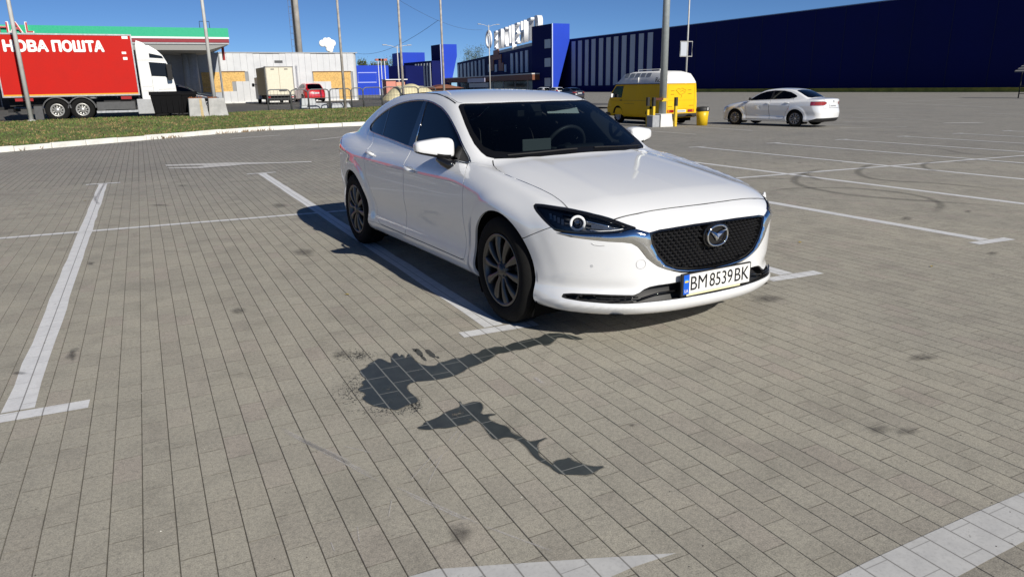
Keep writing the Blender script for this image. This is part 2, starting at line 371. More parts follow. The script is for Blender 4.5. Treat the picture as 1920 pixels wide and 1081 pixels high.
# ------------------------------------------------------------------ car materials
paint_w = mat('car_paint_white', (.78, .79, .80), rough=.32, coat=1., coat_rough=.02, spec=.5)
black_gloss = mat('black_gloss', (.008, .008, .009), rough=.08, coat=.6)
black_mat = mat('black_plastic', (.012, .012, .013), rough=.55, bump=.05, bscale=400)
liner = mat('arch_liner', (.006, .006, .006), rough=.95, spec=.1)
chrome = mat('chrome', (.82, .84, .86), rough=.06, metal=1.)
dark_chrome = mat('dark_chrome', (.35, .37, .40), rough=.10, metal=1.)
rubber = mat('tyre_rubber', (.009, .009, .009), rough=.9, spec=.2, var=.25, vscale=30, bump=.1, bscale=150)
alloy = mat('alloy_grey', (.105, .103, .10), rough=.34, metal=.8, var=.1)
alloy_dark = mat('alloy_dark', (.02, .02, .022), rough=.5, metal=.4)
disc_m = mat('brake_steel', (.10, .10, .10), rough=.4, metal=1.)
glass_front = glass('glass_windscreen', (.34, .40, .42), ior=1.42)
glass_side = glass('glass_side_tint', (.055, .06, .07), ior=1.42)
glass_clear = glass('glass_lens', (.95, .96, .97), ior=1.38)
cabin = mat('cabin_dark', (.012, .012, .014), rough=.8)
cabin_seat = mat('cabin_seat', (.018, .017, .018), rough=.7, bump=.1, bscale=80)
dash_m = mat('dash_vinyl', (.02, .021, .023), rough=.6)
lens_grey = mat('lamp_reflector', (.55, .58, .62), rough=.35, metal=.5)
drl_m = mat('lamp_ring_white', (.80, .81, .82), rough=.25, coat=.5)
lamp_house = mat('lamp_housing', (.085, .092, .105), rough=.25, coat=.6)
red_lens = mat('red_lens', (.30, .008, .012), rough=.1, coat=1.)
visor_m = mat('visor_cloth', (.80, .83, .78), rough=.8)

def ring_pts(c, r, axis, n=40, sy=1.):
    c = np.array(c, float); a = np.array(axis, float); a /= np.linalg.norm(a); e = np.cross(a, (0, 0, 1.)); e /= np.linalg.norm(e); g = np.cross(e, a)
    return [c+r*(math.cos(t)*e+math.sin(t)*g*sy) for t in np.linspace(0, 2*math.pi, n, endpoint=False)]

def make_wheel_meshes(R=.335, rim=.228, w=.108, spokes=10, pre='', am=None, style='spoke'):
    """tyre, rim, brake disc meshes; axle along y, outer face towards -y"""
    am = am or alloy
    t = MB(); s = w
    prof = [(rim-.012, -s*.80), (rim+.004, -s*.90), (rim+.012, -s*.97), (rim+.04, -s*1.03), (rim+.065, -s*1.02), (R-.026, -s*.95), (R-.010, -s*.84), (R-.003, -s*.74), (R, -s*.60)]
    for k in range(-3, 4):
        y = s*.60*k/3.
        if abs(k) < 3: prof += [(R, y-.010), (R-.006, y-.008), (R-.006, y-.002), (R, y)]
    prof += [(R, s*.60), (R-.003, s*.74), (R-.010, s*.84), (R-.026, s*.95), (rim+.065, s*1.02), (rim+.02, s), (rim-.012, s*.8)]
    t.lathe(prof, 1, n=56); tyre = t.mesh('tyre', rubber, True)
    b = MB(); b.lathe([(rim-.012, -s*.80), (rim+.003, -s*.93), (rim, -s*.965), (rim-.010, -s*.955), (rim-.020, -s*.86), (rim-.026, -s*.5), (rim-.04, s*.8)], 1, n=56, mi=0)
    y0 = -s*.90
    for k in range(spokes):
        a = 2*math.pi*k/spokes+.1; ca, sa = math.cos(a), math.sin(a)
        st = [(.036, .017, .006), (.070, .0125, -.002), (.110, .0150, -.008), (.165, .0245, -.008), (rim-.010, .0345, .002)]
        V = []
        for r, hw, dy in st:
            for q, dd in ((-1, .012), (-.62, 0), (.62, 0), (1, .012), (.8, .045), (-.8, .045)):
                tx = q*hw; V.append((r*ca-tx*sa, y0+dy+dd, r*sa+tx*ca))
        F = []
        for i in range(len(st)-1):
            for j in range(6): F.append((i*6+j, (i+1)*6+j, (i+1)*6+(j+1) % 6, i*6+(j+1) % 6))
        b.add(V, F)
    b.lathe([(0, y0-.012), (.030, y0-.011), (.033, y0-.006), (.035, y0-.002), (.058, y0+.004), (.064, y0+.02), (.06, y0+.06)], 1, n=30)
    for k in range(5):
        a = 2*math.pi*(k+.5)/5; c = (.047*math.cos(a), 0, .047*math.sin(a)); b.lathe([(0, y0-.006), (.007, y0-.005), (.008, y0+.01)], 1, c, n=8, mi=1)
    rimm = b.mesh('rim', [am, disc_m], True)
    d = MB(); d.lathe([(.0, -.035), (.075, -.035), (.078, -.02), (.145, -.02), (.145, .0), (.0, .0)], 1, n=36); d.box((.085, -.05, -.06), (.165, .02, .06)); disc = d.mesh('brake_disc', disc_m, False)
    bk = MB(); bk.lathe([(.0, .02), (rim-.03, .02)], 1, n=36); back = bk.mesh('wheel_backing', liner, False)
    return tyre, rimm, disc, back
def place_wheel(meshes, parent, x, y, z, left=False, steer=0., spin=0.):
    w = empty('wheel', (x, y, z)); w.parent = parent; w.rotation_euler = (0, spin, steer+(math.pi if left else 0.)); w.rotation_mode = 'XYZ'
    for n, me in zip(('tyre', 'rim', 'brake_disc', 'wheel_backing'), meshes):
        if me: put(n, me, w)
    return w

# ------------------------------------------------------------------ the white saloon in front
CX, CY, CTH = 2.7692, 3.979, -1.5128
def build_hero():
    B = Sedan(); B.arch = .375
    root = empty('white_sedan', (CX, CY, 0), CTH, 'glossy white four-door saloon parked across the bay line, black mesh grille, plate BM 8539 BK', 'car')
    T = sample_half(B)
    sd = lambda P: P[:, 1] < -.35
    P = {}
    def arch_fn(P_):
        d = np.full(len(P_), -1.); k = (P_[:, 1] < -.45) & (P_[:, 2] < .9)
        for wx in (-.005, -2.83): d[k] = np.maximum(d[k], .375-np.hypot(P_[k, 0]-wx, P_[k, 2]-.335))
        return d
    _, T = split(T, arch_fn, 0., 2)
    # --- glass house
    wsp = [(-.349, .1), (-.349, 0), (-.352, -.179), (-.375, -.364), (-.43, -.527), (-.505, -.650), (-.545, -.682), (-.60, -.694), (-.695, -.696), (-.80, -.680), (-.911, -.656), (-1.05, -.620), (-1.13, -.598), (-1.155, -.575), (-1.15, -.54), (-1.103, -.431), (-1.061, -.271), (-1.037, -.098), (-1.03, 0), (-1.03, .1)]
    ws, T = split(T, region(PT, wsp, lambda P: (P[:, 2] > .90) & (P[:, 0] > -1.4) & (P[:, 0] < -.2)), .004)
    wsin, wsband = split(ws, region(PT, [(-.415, .1), (-.415, 0), (-.42, -.18), (-.445, -.364), (-.495, -.51), (-.565, -.615), (-.64, -.655), (-.80, -.647), (-.911, -.624), (-1.05, -.588), (-1.10, -.57), (-1.12, -.545), (-1.075, -.42), (-1.035, -.271), (-1.012, -.1), (-1.008, 0), (-1.008, .1)]), 0.)
    panel('windscreen', both(wsin), B, glass_front, root, rim=0)
    panel('windscreen_border', both(wsband), B, mat('glass_frit', (.006, .006, .007), rough=.35, spec=.25), root, rim=.012, off=.001)
    bl, T = split(T, region(PT, [(-2.60, .1), (-2.60, 0), (-2.64, -.40), (-2.72, -.545), (-2.80, -.575), (-3.10, -.60), (-3.22, -.57), (-3.28, -.45), (-3.31, 0), (-3.31, .1)], lambda P: P[:, 2] > 1.04), .004)
    panel('rear_window', both(bl), B, glass_side, root, rim=.01)
    dlo = [(-2.755, 1.10), (-2.70, 1.068), (-2.646, 1.060), (-2.35, 1.043), (-2.061, 1.024), (-1.586, .988), (-1.1, .962), (-.60, .940), (-.585, .950), (-.766, 1.046), (-.912, 1.132), (-1.109, 1.227), (-1.24, 1.273), (-1.333, 1.299), (-1.547, 1.335), (-1.764, 1.345), (-2.037, 1.332), (-2.284, 1.296), (-2.5, 1.237), (-2.658, 1.172), (-2.74, 1.125)]
    dl, T = split(T, region(PS, dlo, lambda P: (P[:, 1] < -.4) & (P[:, 2] > .9)), .003, 3)
    frm = region(PS, [(-1.632, 1.45), (-1.523, .90), (-.45, .90), (-.45, 1.45)])
    fg, dl = split(dl, frm, 0., 2)
    rgn = region(PS, [(-1.700, 1.45), (-1.665, .9), (-2.268, .9), (-2.42, 1.45)])
    rg, dl = split(dl, rgn, 0., 2)
    qg, bp = split(dl, region(PS, [(-2.44, 1.45), (-2.29, .9), (-3.2, .9), (-3.2, 1.45)]), 0., 2)
    tri_, fg = split(fg, region(PS, [(-.50, .90), (-.50, 1.2), (-.80, 1.2), (-.715, .90)]), 0., 2)
    for M, sfx in ((lambda t: t, 0), (mirT, 1)):
        panel('front_door_glass', M(fg), B, glass_side, root, rim=.006, off=-.002)
        panel('rear_door_glass', M(rg), B, glass_side, root, rim=.006, off=-.002)
        panel('quarter_glass', M(qg), B, glass_side, root, rim=.006, off=-.002)
        panel('window_pillar', M(bp), B, black_gloss, root, rim=.006)
        panel('mirror_sail', M(tri_), B, black_mat, root, rim=.006)
        c = np.array([(x, -.8, z) for x, z in chaikin(dlo, 1)]); c[:, 1] = -.72
        # window trim follows the outline on the body
        q = []
        for x, z in resample(chaikin(dlo, 1), 150, True):
            lo, hi = .2, 1.0
            for _ in range(26):
                m = (lo+hi)/2
                if B.f(np.array([x, -m, z])) > 0: lo = m
                else: hi = m
            q.append((x, -lo-.001, z))
        q = np.array(q); s_ = -1 if sfx else 1
        tr = MB().tube([(a, b*s_, cc) for a, b, cc in q], .0065, 6, closed=True); tr.build('window_trim', dark_chrome, root, True)
        br = [(-1.63, 1.312), (-1.578, 1.16), (-1.535, 1.0)]; qq = on_surf(B, [(x, -.62-(1.31-z)*.48, z) for x, z in br], .002)
        MB().tube([(a, b*s_, cc) for a, b, cc in qq], .005, 6).build('pillar_trim', chrome, root, True)
    # --- front end
    wing = [(-.822, .648), (-.78, .634), (-.70, .624), (-.637, .618), (-.575, .615), (-.535, .608), (-.505, .588), (-.48, .556), (-.455, .522), (-.42, .492), (-.389, .470), (-.34, .449), (-.295, .434), (-.24, .419), (-.12, .406), (0, .402), (.1, .402), (.1, .418), (0, .418), (-.108, .422), (-.2, .430), (-.276, .444), (-.348, .476), (-.40, .536), (-.432, .60), (-.445, .664), (-.475, .674), (-.511, .687), (-.546, .681), (-.58, .669), (-.636, .661), (-.746, .6545), (-.806, .6545)]
    fm = lambda P: (P[:, 0] > .40)
    wg, T = split(T, region(PF, wing, fm), .002, 1)
    wsd = region(PF, wing, fm)
    panel('chrome_wing', both(wg), B, chrome, root, rim=.012, flat=True, lift=lambda V: .001+.011*np.sin(np.clip(wsd(np.stack([V[:, 0], -np.abs(V[:, 1]), V[:, 2]], 1))/.024, 0, 1)*1.45))
    gr = [(-.4435, .664), (-.385, .677), (-.27, .684), (-.164, .688), (.1, .689), (.1, .419), (0, .419), (-.108, .4225), (-.2, .431), (-.276, .4455), (-.348, .478), (-.40, .5375), (-.431, .602)]
    gfn = region(PF, gr, lambda P: P[:, 0] > .6)
    gt, T = split(T, gfn, .002, 1)
    panel('grille_backing', both(gt), B, black_mat, root, off=-.055, rim=0)
    rimT = both(gt)
    panel('grille_surround', np.concatenate([_clip(rimT, (.010-gfn(np.stack([rimT.reshape(-1, 3)[:, 0], -np.abs(rimT.reshape(-1, 3)[:, 1]), rimT.reshape(-1, 3)[:, 2]], 1))).reshape(-1, 3))]), B, black_gloss, root, rim=.055, off=-.004)
    # studded mesh
    g = MB(); dy, dz = .034, .0185; row = 0; z = .425
    while z < .69:
        for k in range(-17, 18):
            y = (k+(.5 if row % 2 else 0))*dy; d = gfn(np.array([[.9, -abs(y), z]]))[0]
            if d < .012 or (abs(y) < .098 and abs(z-.608) < .072): continue
            x = float(B.xf(z)-B.plan(abs(y)))-.014; a, b = .0135, .0075
            nx, ny = 1, float((B.plan(abs(y)+.01)-B.plan(abs(y)-.01))/.02)*np.sign(y)
            g.add([(x-.012+ny*a*.0, y-a, z), (x-.012, y, z-b), (x-.012, y+a, z), (x-.012, y, z+b), (x+.006, y, z-.001), (x-.03, y-a*.8, z), (x-.03, y, z-b), (x-.03, y+a*.8, z), (x-.03, y, z+b)], [(0, 1, 4), (1, 2, 4), (2, 3, 4), (3, 0, 4), (0, 5, 6, 1), (1, 6, 7, 2), (2, 7, 8, 3), (3, 8, 5, 0)])
            g.box((x-.034, y-dy*.5, z-.0018), (x-.026, y+dy*.5, z+.0018)); g.box((x-.034, y-.002, z-dz), (x-.026, y+.002, z+dz))
        z += dz; row += 1
    g.build('grille_mesh', mat('grille_gloss', (.022, .022, .024), rough=.16, coat=.8), root, kind='stuff')
    # emblem: dark carrier, oval ring, wing
    ex = .934; em = empty('emblem', (0, 0, 0)); em.parent = root
    cb = MB(); pl = chaikin([(-.095, -.068), (.095, -.068), (.095, .068), (-.095, .068)], 2)
    cb.prism([(y, z+.608) for y, z in pl], 0, ex-.045, ex-.012); bevel(cb.build('emblem_carrier', black_gloss, em), .004)
    ov = [(ex, .076*math.copysign(abs(math.cos(t))**.88, math.cos(t)), .608+.058*math.copysign(abs(math.sin(t))**.88, math.sin(t))) for t in np.linspace(0, 2*math.pi, 48, endpoint=False)]
    e = MB().tube(ov, .0058, 8, closed=True)
    e.build('emblem_ring', chrome, em, True)
    wp = []
    for s_ in (-1, 1): 
        pass
    cl = [(-.074, .022), (-.055, .021), (-.030, .010), (0, -.012), (.030, .010), (.055, .021), (.074, .022)]
    up = [(-.074, .034), (-.052, .030), (-.026, .022), (0, .010), (.026, .022), (.052, .030), (.074, .034)]; dn = [(-.074, .022), (-.050, .018), (-.024, -.004), (0, -.034), (.024, -.004), (.050, .018), (.074, .022)]
    V = []; F = []
    for i in range(7): V += [(ex-.004, up[i][0], .608+up[i][1]), (ex+.006, cl[i][0]*.98, .608+(up[i][1]+dn[i][1])/2), (ex-.004, dn[i][0], .608+dn[i][1])]
    for i in range(6): F += [(i*3, i*3+1, i*3+4, i*3+3), (i*3+1, i*3+2, i*3+5, i*3+4)]
    o = obj('emblem_wing', V, F, chrome, em)
    # headlamps
    lp3 = [(0.286, -0.826, 0.783), (0.335, -0.800, 0.787), (0.399, -0.775, 0.785), (0.502, -0.732, 0.778), (0.645, -0.654, 0.757), (0.741, -0.589, 0.732), (0.803, -0.539, 0.706), (0.838, -0.508, 0.690), (0.813, -0.546, 0.683), (0.795, -0.581, 0.671), (0.754, -0.636, 0.662), (0.64, -0.746, 0.656), (0.548, -0.806, 0.655), (0.51, -.825, .660), (0.487, -0.833, 0.675), (0.401, -0.844, 0.72), (0.319, -0.836, 0.758)]
    lpoly = PL(np.array(lp3)); lfn = region(PL, lpoly, lambda P: (P[:, 0] > .1) & (P[:, 1] < -.35) & (P[:, 2] > .55), rnd=1)
    lt, T = split(T, lfn, .003, 2)
    lin, lband = split(lt, lambda P: lfn(P)-.012, 0., 2)
    for M, s_ in ((lambda t: t, 1), (mirT, -1)):
        hl = empty('headlamp'); hl.parent = root
        panel('lens_cover', M(lin), B, glass_clear, hl, rim=0)
        panel('lamp_bezel', M(lband), B, black_gloss, hl, rim=.02)
        mb = lambda V: -.018-.05*sstep(0, .03, lfn(np.stack([V[:, 0], -np.abs(V[:, 1]), V[:, 2]], 1)))
        panel('lamp_housing', M(lt), B, lamp_house, hl, lift=mb, rim=.0)
        ax = np.array([.80, -.58*1, .06]); ax /= np.linalg.norm(ax)
        c = np.array([.616, -.744, .708])-ax*.022
        Mx = lambda p: (p[0], p[1]*s_, p[2])
        rp = [Mx(p) for p in ring_pts(c+ax*.012, .037, ax)]
        MB().tube(rp, .0078, 8, closed=True).build('running_light_ring', drl_m, hl, True)
        rp2 = [Mx(p) for p in ring_pts(c+ax*.002, .0285, ax)]
        MB().tube(rp2, .004, 6, closed=True).build('projector_bezel', alloy_dark, hl, True)
        e1 = np.cross(ax, (0, 0, 1.)); e1 /= np.linalg.norm(e1); e2 = np.cross(e1, ax); V = [Mx(c+ax*.020)]; F = []
        for j, (r, h) in enumerate(((.012, .0185), (.02, .013), (.026, .003))):
            for k in range(24): t = 2*math.pi*k/24; V.append(Mx(c+ax*h+r*(math.cos(t)*e1+math.sin(t)*e2)))
        for k in range(24): F.append((0, 1+k, 1+(k+1) % 24))
        for j in range(2):
            for k in range(24): F.append((1+j*24+k, 1+(j+1)*24+k, 1+(j+1)*24+(k+1) % 24, 1+j*24+(k+1) % 24))
        obj('projector_lens', V, F, mat('projector_glass', (.02, .025, .04), rough=.02, coat=1., spec=.9), hl, True)
        # running light line along the lower inner edge
        ln = on_surf(B, [(.668, -.70, .672), (.71, -.675, .670), (.75, -.625, .674), (.775, -.585, .681), (.795, -.553, .693)], -.024)
        MB().tube([Mx(p) for p in ln], [.006, .006, .0055, .0045, .003], 6).build('running_light_strip', drl_m, hl, True)
        # outer reflector facets
        ob = MB(); base = on_surf(B, [(.40, -.812, .765), (.47, -.80, .755), (.53, -.79, .745), (.545, -.80, .700), (.48, -.822, .705), (.43, -.830, .735)], -.03)
        for i in range(4):
            f0 = i/4; f1 = (i+.88)/4; A = base[0]*(1-f0)+base[2]*f0; Bq = base[0]*(1-f1)+base[2]*f1; Cq = base[5]*(1-f1)+base[3]*f1; Dq = base[5]*(1-f0)+base[3]*f0
            nrm = B.grad(np.array([A]))[0]; ob.add([Mx(A-nrm*.012), Mx(Bq), Mx(Cq), Mx(Dq-nrm*.012)], [(0, 1, 2, 3)])
        ob.build('reflector', lens_grey, hl)
        st = on_surf(B, [(.50, -.775, .757), (.60, -.72, .742), (.70, -.655, .722), (.77, -.60, .702)], -.03)
        MB().tube([Mx(p) for p in st], [.007, .007, .006, .004], 6).build('lamp_trim', chrome, hl, True)
        pn = on_surf(B, [(.665, -.690, .722), (.72, -.645, .712), (.775, -.59, .700), (.79, -.575, .690), (.73, -.655, .684), (.675, -.70, .690)], -.026)
        obj('lamp_shelf', [Mx(p) for p in pn], [(0, 1, 4, 5), (1, 2, 3, 4)], mat('lamp_shelf', (.22, .25, .30), rough=.2, metal=.8), hl)
    # hood
    hd = [(-.345, .1), (-.345, 0), (-.348, -.179), (-.371, -.364), (-.426, -.527), (-.497, -.645), (-.50, -.662), (-.42, -.70), (-.30, -.738), (-.205, -.751), (-.12, -.745), (.045, -.722), (.18, -.71), (.3, -.707), (.40, -.715), (.505, -.733), (.645, -.656), (.739, -.592), (.755, -.53), (.774, -.456), (.795, -.30), (.806, -.175), (.813, 0), (.813, .1)]
    ht, T = split(T, region(PT, hd, lambda P: (P[:, 2] > .69) & (P[:, 0] > -.6)), .008, 2)
    panel('hood', both(ht), B, paint_w, root, rim=.014)
    q = [(.739, -.592, .735), (.755, -.53, .745), (.774, -.456, .757), (.795, -.30, .767), (.806, -.175, .770), (.812, 0, .770)]; q = q+[(a, -b, c) for a, b, c in q[-2::-1]]
    MB().tube(on_surf(B, resample(chaikin(q, 2, False), 60), -.001), .0028, 5).build('hood_seam', black_mat, root)
    # bumper with intake openings
    bt, T = split(T, region(PS, [(.20, -.2), (.20, .575), (.26, .580), (.30, .593), (.455, .664), (.52, .69), (.70, .80), (2, .85), (2, -.2)], lambda P: P[:, 0] > 0), .0045, 2)
    ink = [(.1, .371), (-.239, .369), (-.382, .364), (-.43, .358), (-.462, .345), (-.485, .328), (-.515, .316), (-.60, .317), (-.696, .317), (-.77, .312), (-.80, .304), (-.828, .288), (-.80, .278), (-.748, .274), (-.635, .271), (-.53, .272), (-.45, .275), (-.31, .277), (.1, .277)]
    ifn = region(PF, ink, lambda P: P[:, 0] > .40)
    it, bt = split(bt, ifn, .0, 1)
    panel('bumper', both(bt), B, paint_w, root, rim=.016)
    panel('intake_backing', both(it), B, black_mat, root, off=-.05, rim=0)
    rt = both(it).reshape(-1, 3); dd = (.006-ifn(np.stack([rt[:, 0], -np.abs(rt[:, 1]), rt[:, 2]], 1))).reshape(-1, 3)
    panel('intake_surround', _clip(both(it), dd), B, black_mat, root, off=-.006, rim=.045)
    for s_ in (-1, 1):
        for z_ in (.288, .300):
            q = on_surf(B, [(.86-.0*k, -.50-.06*k, z_) for k in np.linspace(0, 5, 8)], -.014)
            q[:, 2] = z_; MB().tube([(a, b*s_, cc) for a, b, cc in q], .004, 5).build('intake_slat', black_gloss, root, True)
        q = on_surf(B, [(.90, -.50, .318), (.90, -.38, .322), (.92, -.26, .324)], -.015); MB().tube([(a, b*s_, cc) for a, b, cc in q], .006, 6).build('intake_bar', black_gloss, root, True)
        # tow cover, sensor, washer
        pt = on_surf(B, [(.852, -.484, .490)], .0008)[0]; n_ = B.grad(pt[None])[0]
        if s_ == 1:
            MB().tube(ring_pts(pt, .0265, n_, 36), .0014, 4, closed=True).build('tow_cover', mat('seam_grey', (.22, .22, .23), rough=.6), root, True)
        pt = on_surf(B, [(.694, -.701, .478)], .0)[0]; n_ = B.grad(pt[None])[0]
        MB().tube([(p[0], p[1]*s_, p[2]) for p in (pt-n_*.004, pt+n_*.0015)], .0085, 14).build('parking_sensor', mat('sensor_grey', (.50, .51, .52), rough=.4), root)
        pt = on_surf(B, [(.69, -.700, .606), (.70, -.69, .598), (.725, -.67, .594), (.742, -.652, .597)], .001)
        MB().tube([(a, b*s_, cc) for a, b, cc in pt], .0022, 5).build('washer_cover', mat('seam_grey'), root)
    # --- sides
    dfr = [(-.602, .938), (-.56, .91), (-.505, .86), (-.49, .80), (-.515, .65), (-.535, .50), (-.54, .33), (-.555, .292), (-.60, .286), (-1.625, .286), (-1.622, .33), (-1.60, .50), (-1.568, .70), (-1.556, .80), (-1.56, .90), (-1.588, .9865), (-1.1, .9605)]
    drr = [(-1.590, .9865), (-1.562, .90), (-1.558, .80), (-1.570, .70), (-1.602, .50), (-1.624, .33), (-1.627, .286), (-2.18, .290), (-2.23, .31), (-2.275, .37), (-2.325, .50), (-2.375, .60), (-2.43, .68), (-2.455, .78), (-2.455, .86), (-2.49, .95), (-2.545, 1.02), (-2.60, 1.057), (-2.35, 1.0415), (-2.061, 1.0225)]
    fd, T = split(T, region(PS, dfr, sd), .0055, 2)
    rd, T = split(T, region(PS, drr, sd), .0055, 2)
    fe, T = split(T, region(PS, [(.9, .1), (.9, .95), (-.2, .97), (-.497, .955), (-.60, .941), (-.56, .913), (-.502, .86), (-.487, .80), (-.512, .65), (-.532, .50), (-.538, .33), (-.54, .19), (-.54, .1)], lambda P: P[:, 1] < -.55), .002, 2)
    rb, T = split(T, region(PS, [(-3.22, .1), (-3.19, .55), (-3.28, .66), (-3.60, .72), (-4.2, .72), (-4.2, .1)]), .005, 2)
    tl, T = split(T, region(PS, [(-4.0, .965), (-3.50, .965), (-3.30, .92), (-3.27, .87), (-3.34, .82), (-3.55, .80), (-4.0, .80)], lambda P: (P[:, 1] < -.38)), .005, 2)
    rk, T = split(T, region(PS, [(-.30, .1), (-.30, .283), (-2.55, .283), (-2.55, .1)], lambda P: P[:, 1] < -.5), .003, 2)
    rf, T = split(T, region(PT, [(-1.04, .1), (-1.05, -.10), (-1.075, -.27), (-1.12, -.43), (-1.165, -.55), (-1.20, -.572), (-1.35, -.566), (-1.6, -.538), (-1.9, -.530), (-2.3, -.535), (-2.55, -.535), (-2.60, -.44), (-2.585, 0), (-2.585, .1)], lambda P: P[:, 2] > 1.25), .010, 2)
    panel('roof', both(rf), B, paint_w, root, rim=.012)
    inner = [both(ht), both(bt)]
    for M in (lambda t: t, mirT):
        s_ = 1 if M is not mirT else -1
        d1 = panel('front_door', M(fd), B, paint_w, root, rim=.014); d2 = panel('rear_door', M(rd), B, paint_w, root, rim=.014)
        panel('front_fender', M(fe), B, paint_w, root, rim=.016); panel('rear_bumper_side', M(rb), B, paint_w, root, rim=.014)
        panel('tail_lamp', M(tl), B, red_lens, root, rim=.01); panel('sill', M(rk), B, paint_w, root, rim=.012)
        panel('body_side', M(T), B, paint_w, root, rim=.02)
        inner += [M(fd), M(rd), M(fe), M(rk)]
        # handles
        for dpar, pts in ((d1, [(-1.325, .822), (-1.38, .834), (-1.45, .842), (-1.515, .848)]), (d2, [(-2.245, .886), (-2.30, .897), (-2.37, .904), (-2.435, .910)])):
            q = []
            for x, z in pts:
                lo, hi = .2, 1.2
                for _ in range(24):
                    m_ = (lo+hi)/2
                    if B.f(np.array([x, -m_, z])) > 0: lo = m_
                    else: hi = m_
                q.append((x, -lo, z))
            q = np.array(q); q[:, 1] -= np.array([.010, .034, .034, .012]); q[:, 1] *= s_
            h_ = MB().tube(q, [.010, .0145, .0145, .011], 10); h_.build('door_handle', paint_w, dpar, True)
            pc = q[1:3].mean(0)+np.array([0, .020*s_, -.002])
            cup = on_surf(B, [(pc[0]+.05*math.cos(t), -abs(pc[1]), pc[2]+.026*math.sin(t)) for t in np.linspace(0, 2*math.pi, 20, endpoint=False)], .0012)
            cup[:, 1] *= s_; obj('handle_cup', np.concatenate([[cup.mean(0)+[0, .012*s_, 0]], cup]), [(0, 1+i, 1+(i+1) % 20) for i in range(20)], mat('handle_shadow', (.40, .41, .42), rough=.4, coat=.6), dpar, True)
        # mirrors
        mc = np.array([-.875, -.93, 1.03]); nu = 32; V = []; tt = [0, .015, .05, .12, .3, .5, .7, .84, .92, .965, .99, 1.]; sc_ = [.55, .78, .92, 1, 1, 1, 1, 1, .95, .86, .68, .42]
        for t, q_ in zip(tt, sc_):
            yy = -.792-.262*t; zt = float(np.interp(t, [0, .35, 1], [1.098, 1.104, 1.078])); zb = float(np.interp(t, [0, .25, 1], [.952, .954, 1.002])); xf_ = float(np.interp(t, [0, .4, 1], [-.800, -.808, -.872])); xb_ = float(np.interp(t, [0, 1], [-.925, -.955]))
            cz, hz_, cx_, hx = (zt+zb)/2, (zt-zb)/2*q_, (xf_+xb_)/2, (xf_-xb_)/2*q_
            for j in range(nu):
                w = 2*math.pi*j/nu; V.append((cx_+hx*math.copysign(abs(math.cos(w))**.55, math.cos(w)), yy*s_, cz+hz_*math.copysign(abs(math.sin(w))**.6, math.sin(w))))
        nv = len(tt)-1; F = [(i*nu+j, i*nu+(j+1) % nu, (i+1)*nu+(j+1) % nu, (i+1)*nu+j) for i in range(nv) for j in range(nu)]+[tuple(range(nu))[::-1], tuple(range(nv*nu, (nv+1)*nu))]
        F = F if s_ == 1 else [f[::-1] for f in F]
        V = np.array(V); low = [V[list(f)].mean(0)[2] < np.interp(-V[list(f)].mean(0)[1]*s_, [.792, 1.054], [.974, 1.014]) for f in F]
        mr = empty('door_mirror'); mr.parent = root
        obj('mirror_cap', V, [f for f, l in zip(F, low) if not l], paint_w, mr, True); obj('mirror_base_trim', V, [f for f, l in zip(F, low) if l], black_mat, mr, True)
        MB().tube([(-.86, -.90*s_, .97), (-.835, -.875*s_, .94), (-.80, -.85*s_, .92), (-.78, -.81*s_, .91)], [.030, .032, .036, .042], 10).build('mirror_stalk', black_gloss, mr, True)
        gl_ = MB(); gl_.prism([(y*s_, z) for y, z in chaikin([(-1.03, .985), (-.83, .98), (-.825, 1.085), (-1.02, 1.08)], 2)], 0, -.958, -.953); gl_.build('mirror_glass', mat('mirror_silver', (.8, .8, .82), rough=.02, metal=1.), mr)
        # wheel wells
        for wx in (-.005, -2.83):
            a = np.linspace(-.62, math.pi+.62, 30); V = []; F = []
            for k, t in enumerate(a): V += [(wx+.392*math.cos(t), -.865*s_, .335+.392*math.sin(t)), (wx+.392*math.cos(t), -.50*s_, .335+.392*math.sin(t))]
            for k in range(len(a)-1): F.append((2*k, 2*k+1, 2*k+3, 2*k+2))
            n0 = len(V); V.append((wx, -.50*s_, .335)); F += [(n0, 2*k+1, 2*k+3) for k in range(len(a)-1)]
            obj('wheel_well', V, F, liner, root)
        # roof gutter
        q = on_surf(B, [(-1.19, -.590, 1.32), (-1.35, -.579, 1.36), (-1.6, -.553, 1.39), (-1.9, -.545, 1.40), (-2.3, -.55, 1.37), (-2.55, -.553, 1.32)], .001); MB().tube([(a, b*s_, c) for a, b, c in resample(q, 24)], .0055, 6).build('roof_gutter', black_mat, root, True)
    # dark shell behind the seams, floor
    V, F = weld(np.concatenate(inner)); N = B.grad(V); obj('inner_shell', V-N*.022, F, liner, root)
    obj('underbody', [(.80, -.62, .20), (.80, .62, .20), (-3.6, .62, .20), (-3.6, -.62, .20), (.80, -.5, .19), (.80, .5, .19), (-3.6, .5, .22), (-3.6, -.5, .22)], [(0, 1, 2, 3), (4, 7, 6, 5)], liner, root)
    fl = MB(); fl.box((-3.2, -.74, .28), (-.40, .74, .33)); fl.box((-.50, -.74, .33), (-.42, .74, .86)); fl.box((-3.25, -.70, .33), (-3.05, .70, 1.0)); fl.build('cabin_floor', cabin, root)
    V, F = weld(both(np.concatenate([rf]))); N = B.grad(V); obj('headliner', V-N*.03, F, mat('headliner', (.10, .10, .10), rough=.9), root)
    # --- interior
    ds = MB(); ds.prism([(-.50, .55), (-.50, .90), (-.60, .935), (-.80, .945), (-1.0, .925), (-1.05, .86), (-.98, .70), (-.90, .55)], 1, -.70, .70); bevel(ds.build('dashboard', dash_m, root), .02, 3)
    bn = MB(); bn.prism([(-.86, .93), (-.90, .99), (-1.02, .985), (-1.06, .93)], 1, .20, .58); bevel(bn.build('instrument_hood', dash_m, root), .02, 3)
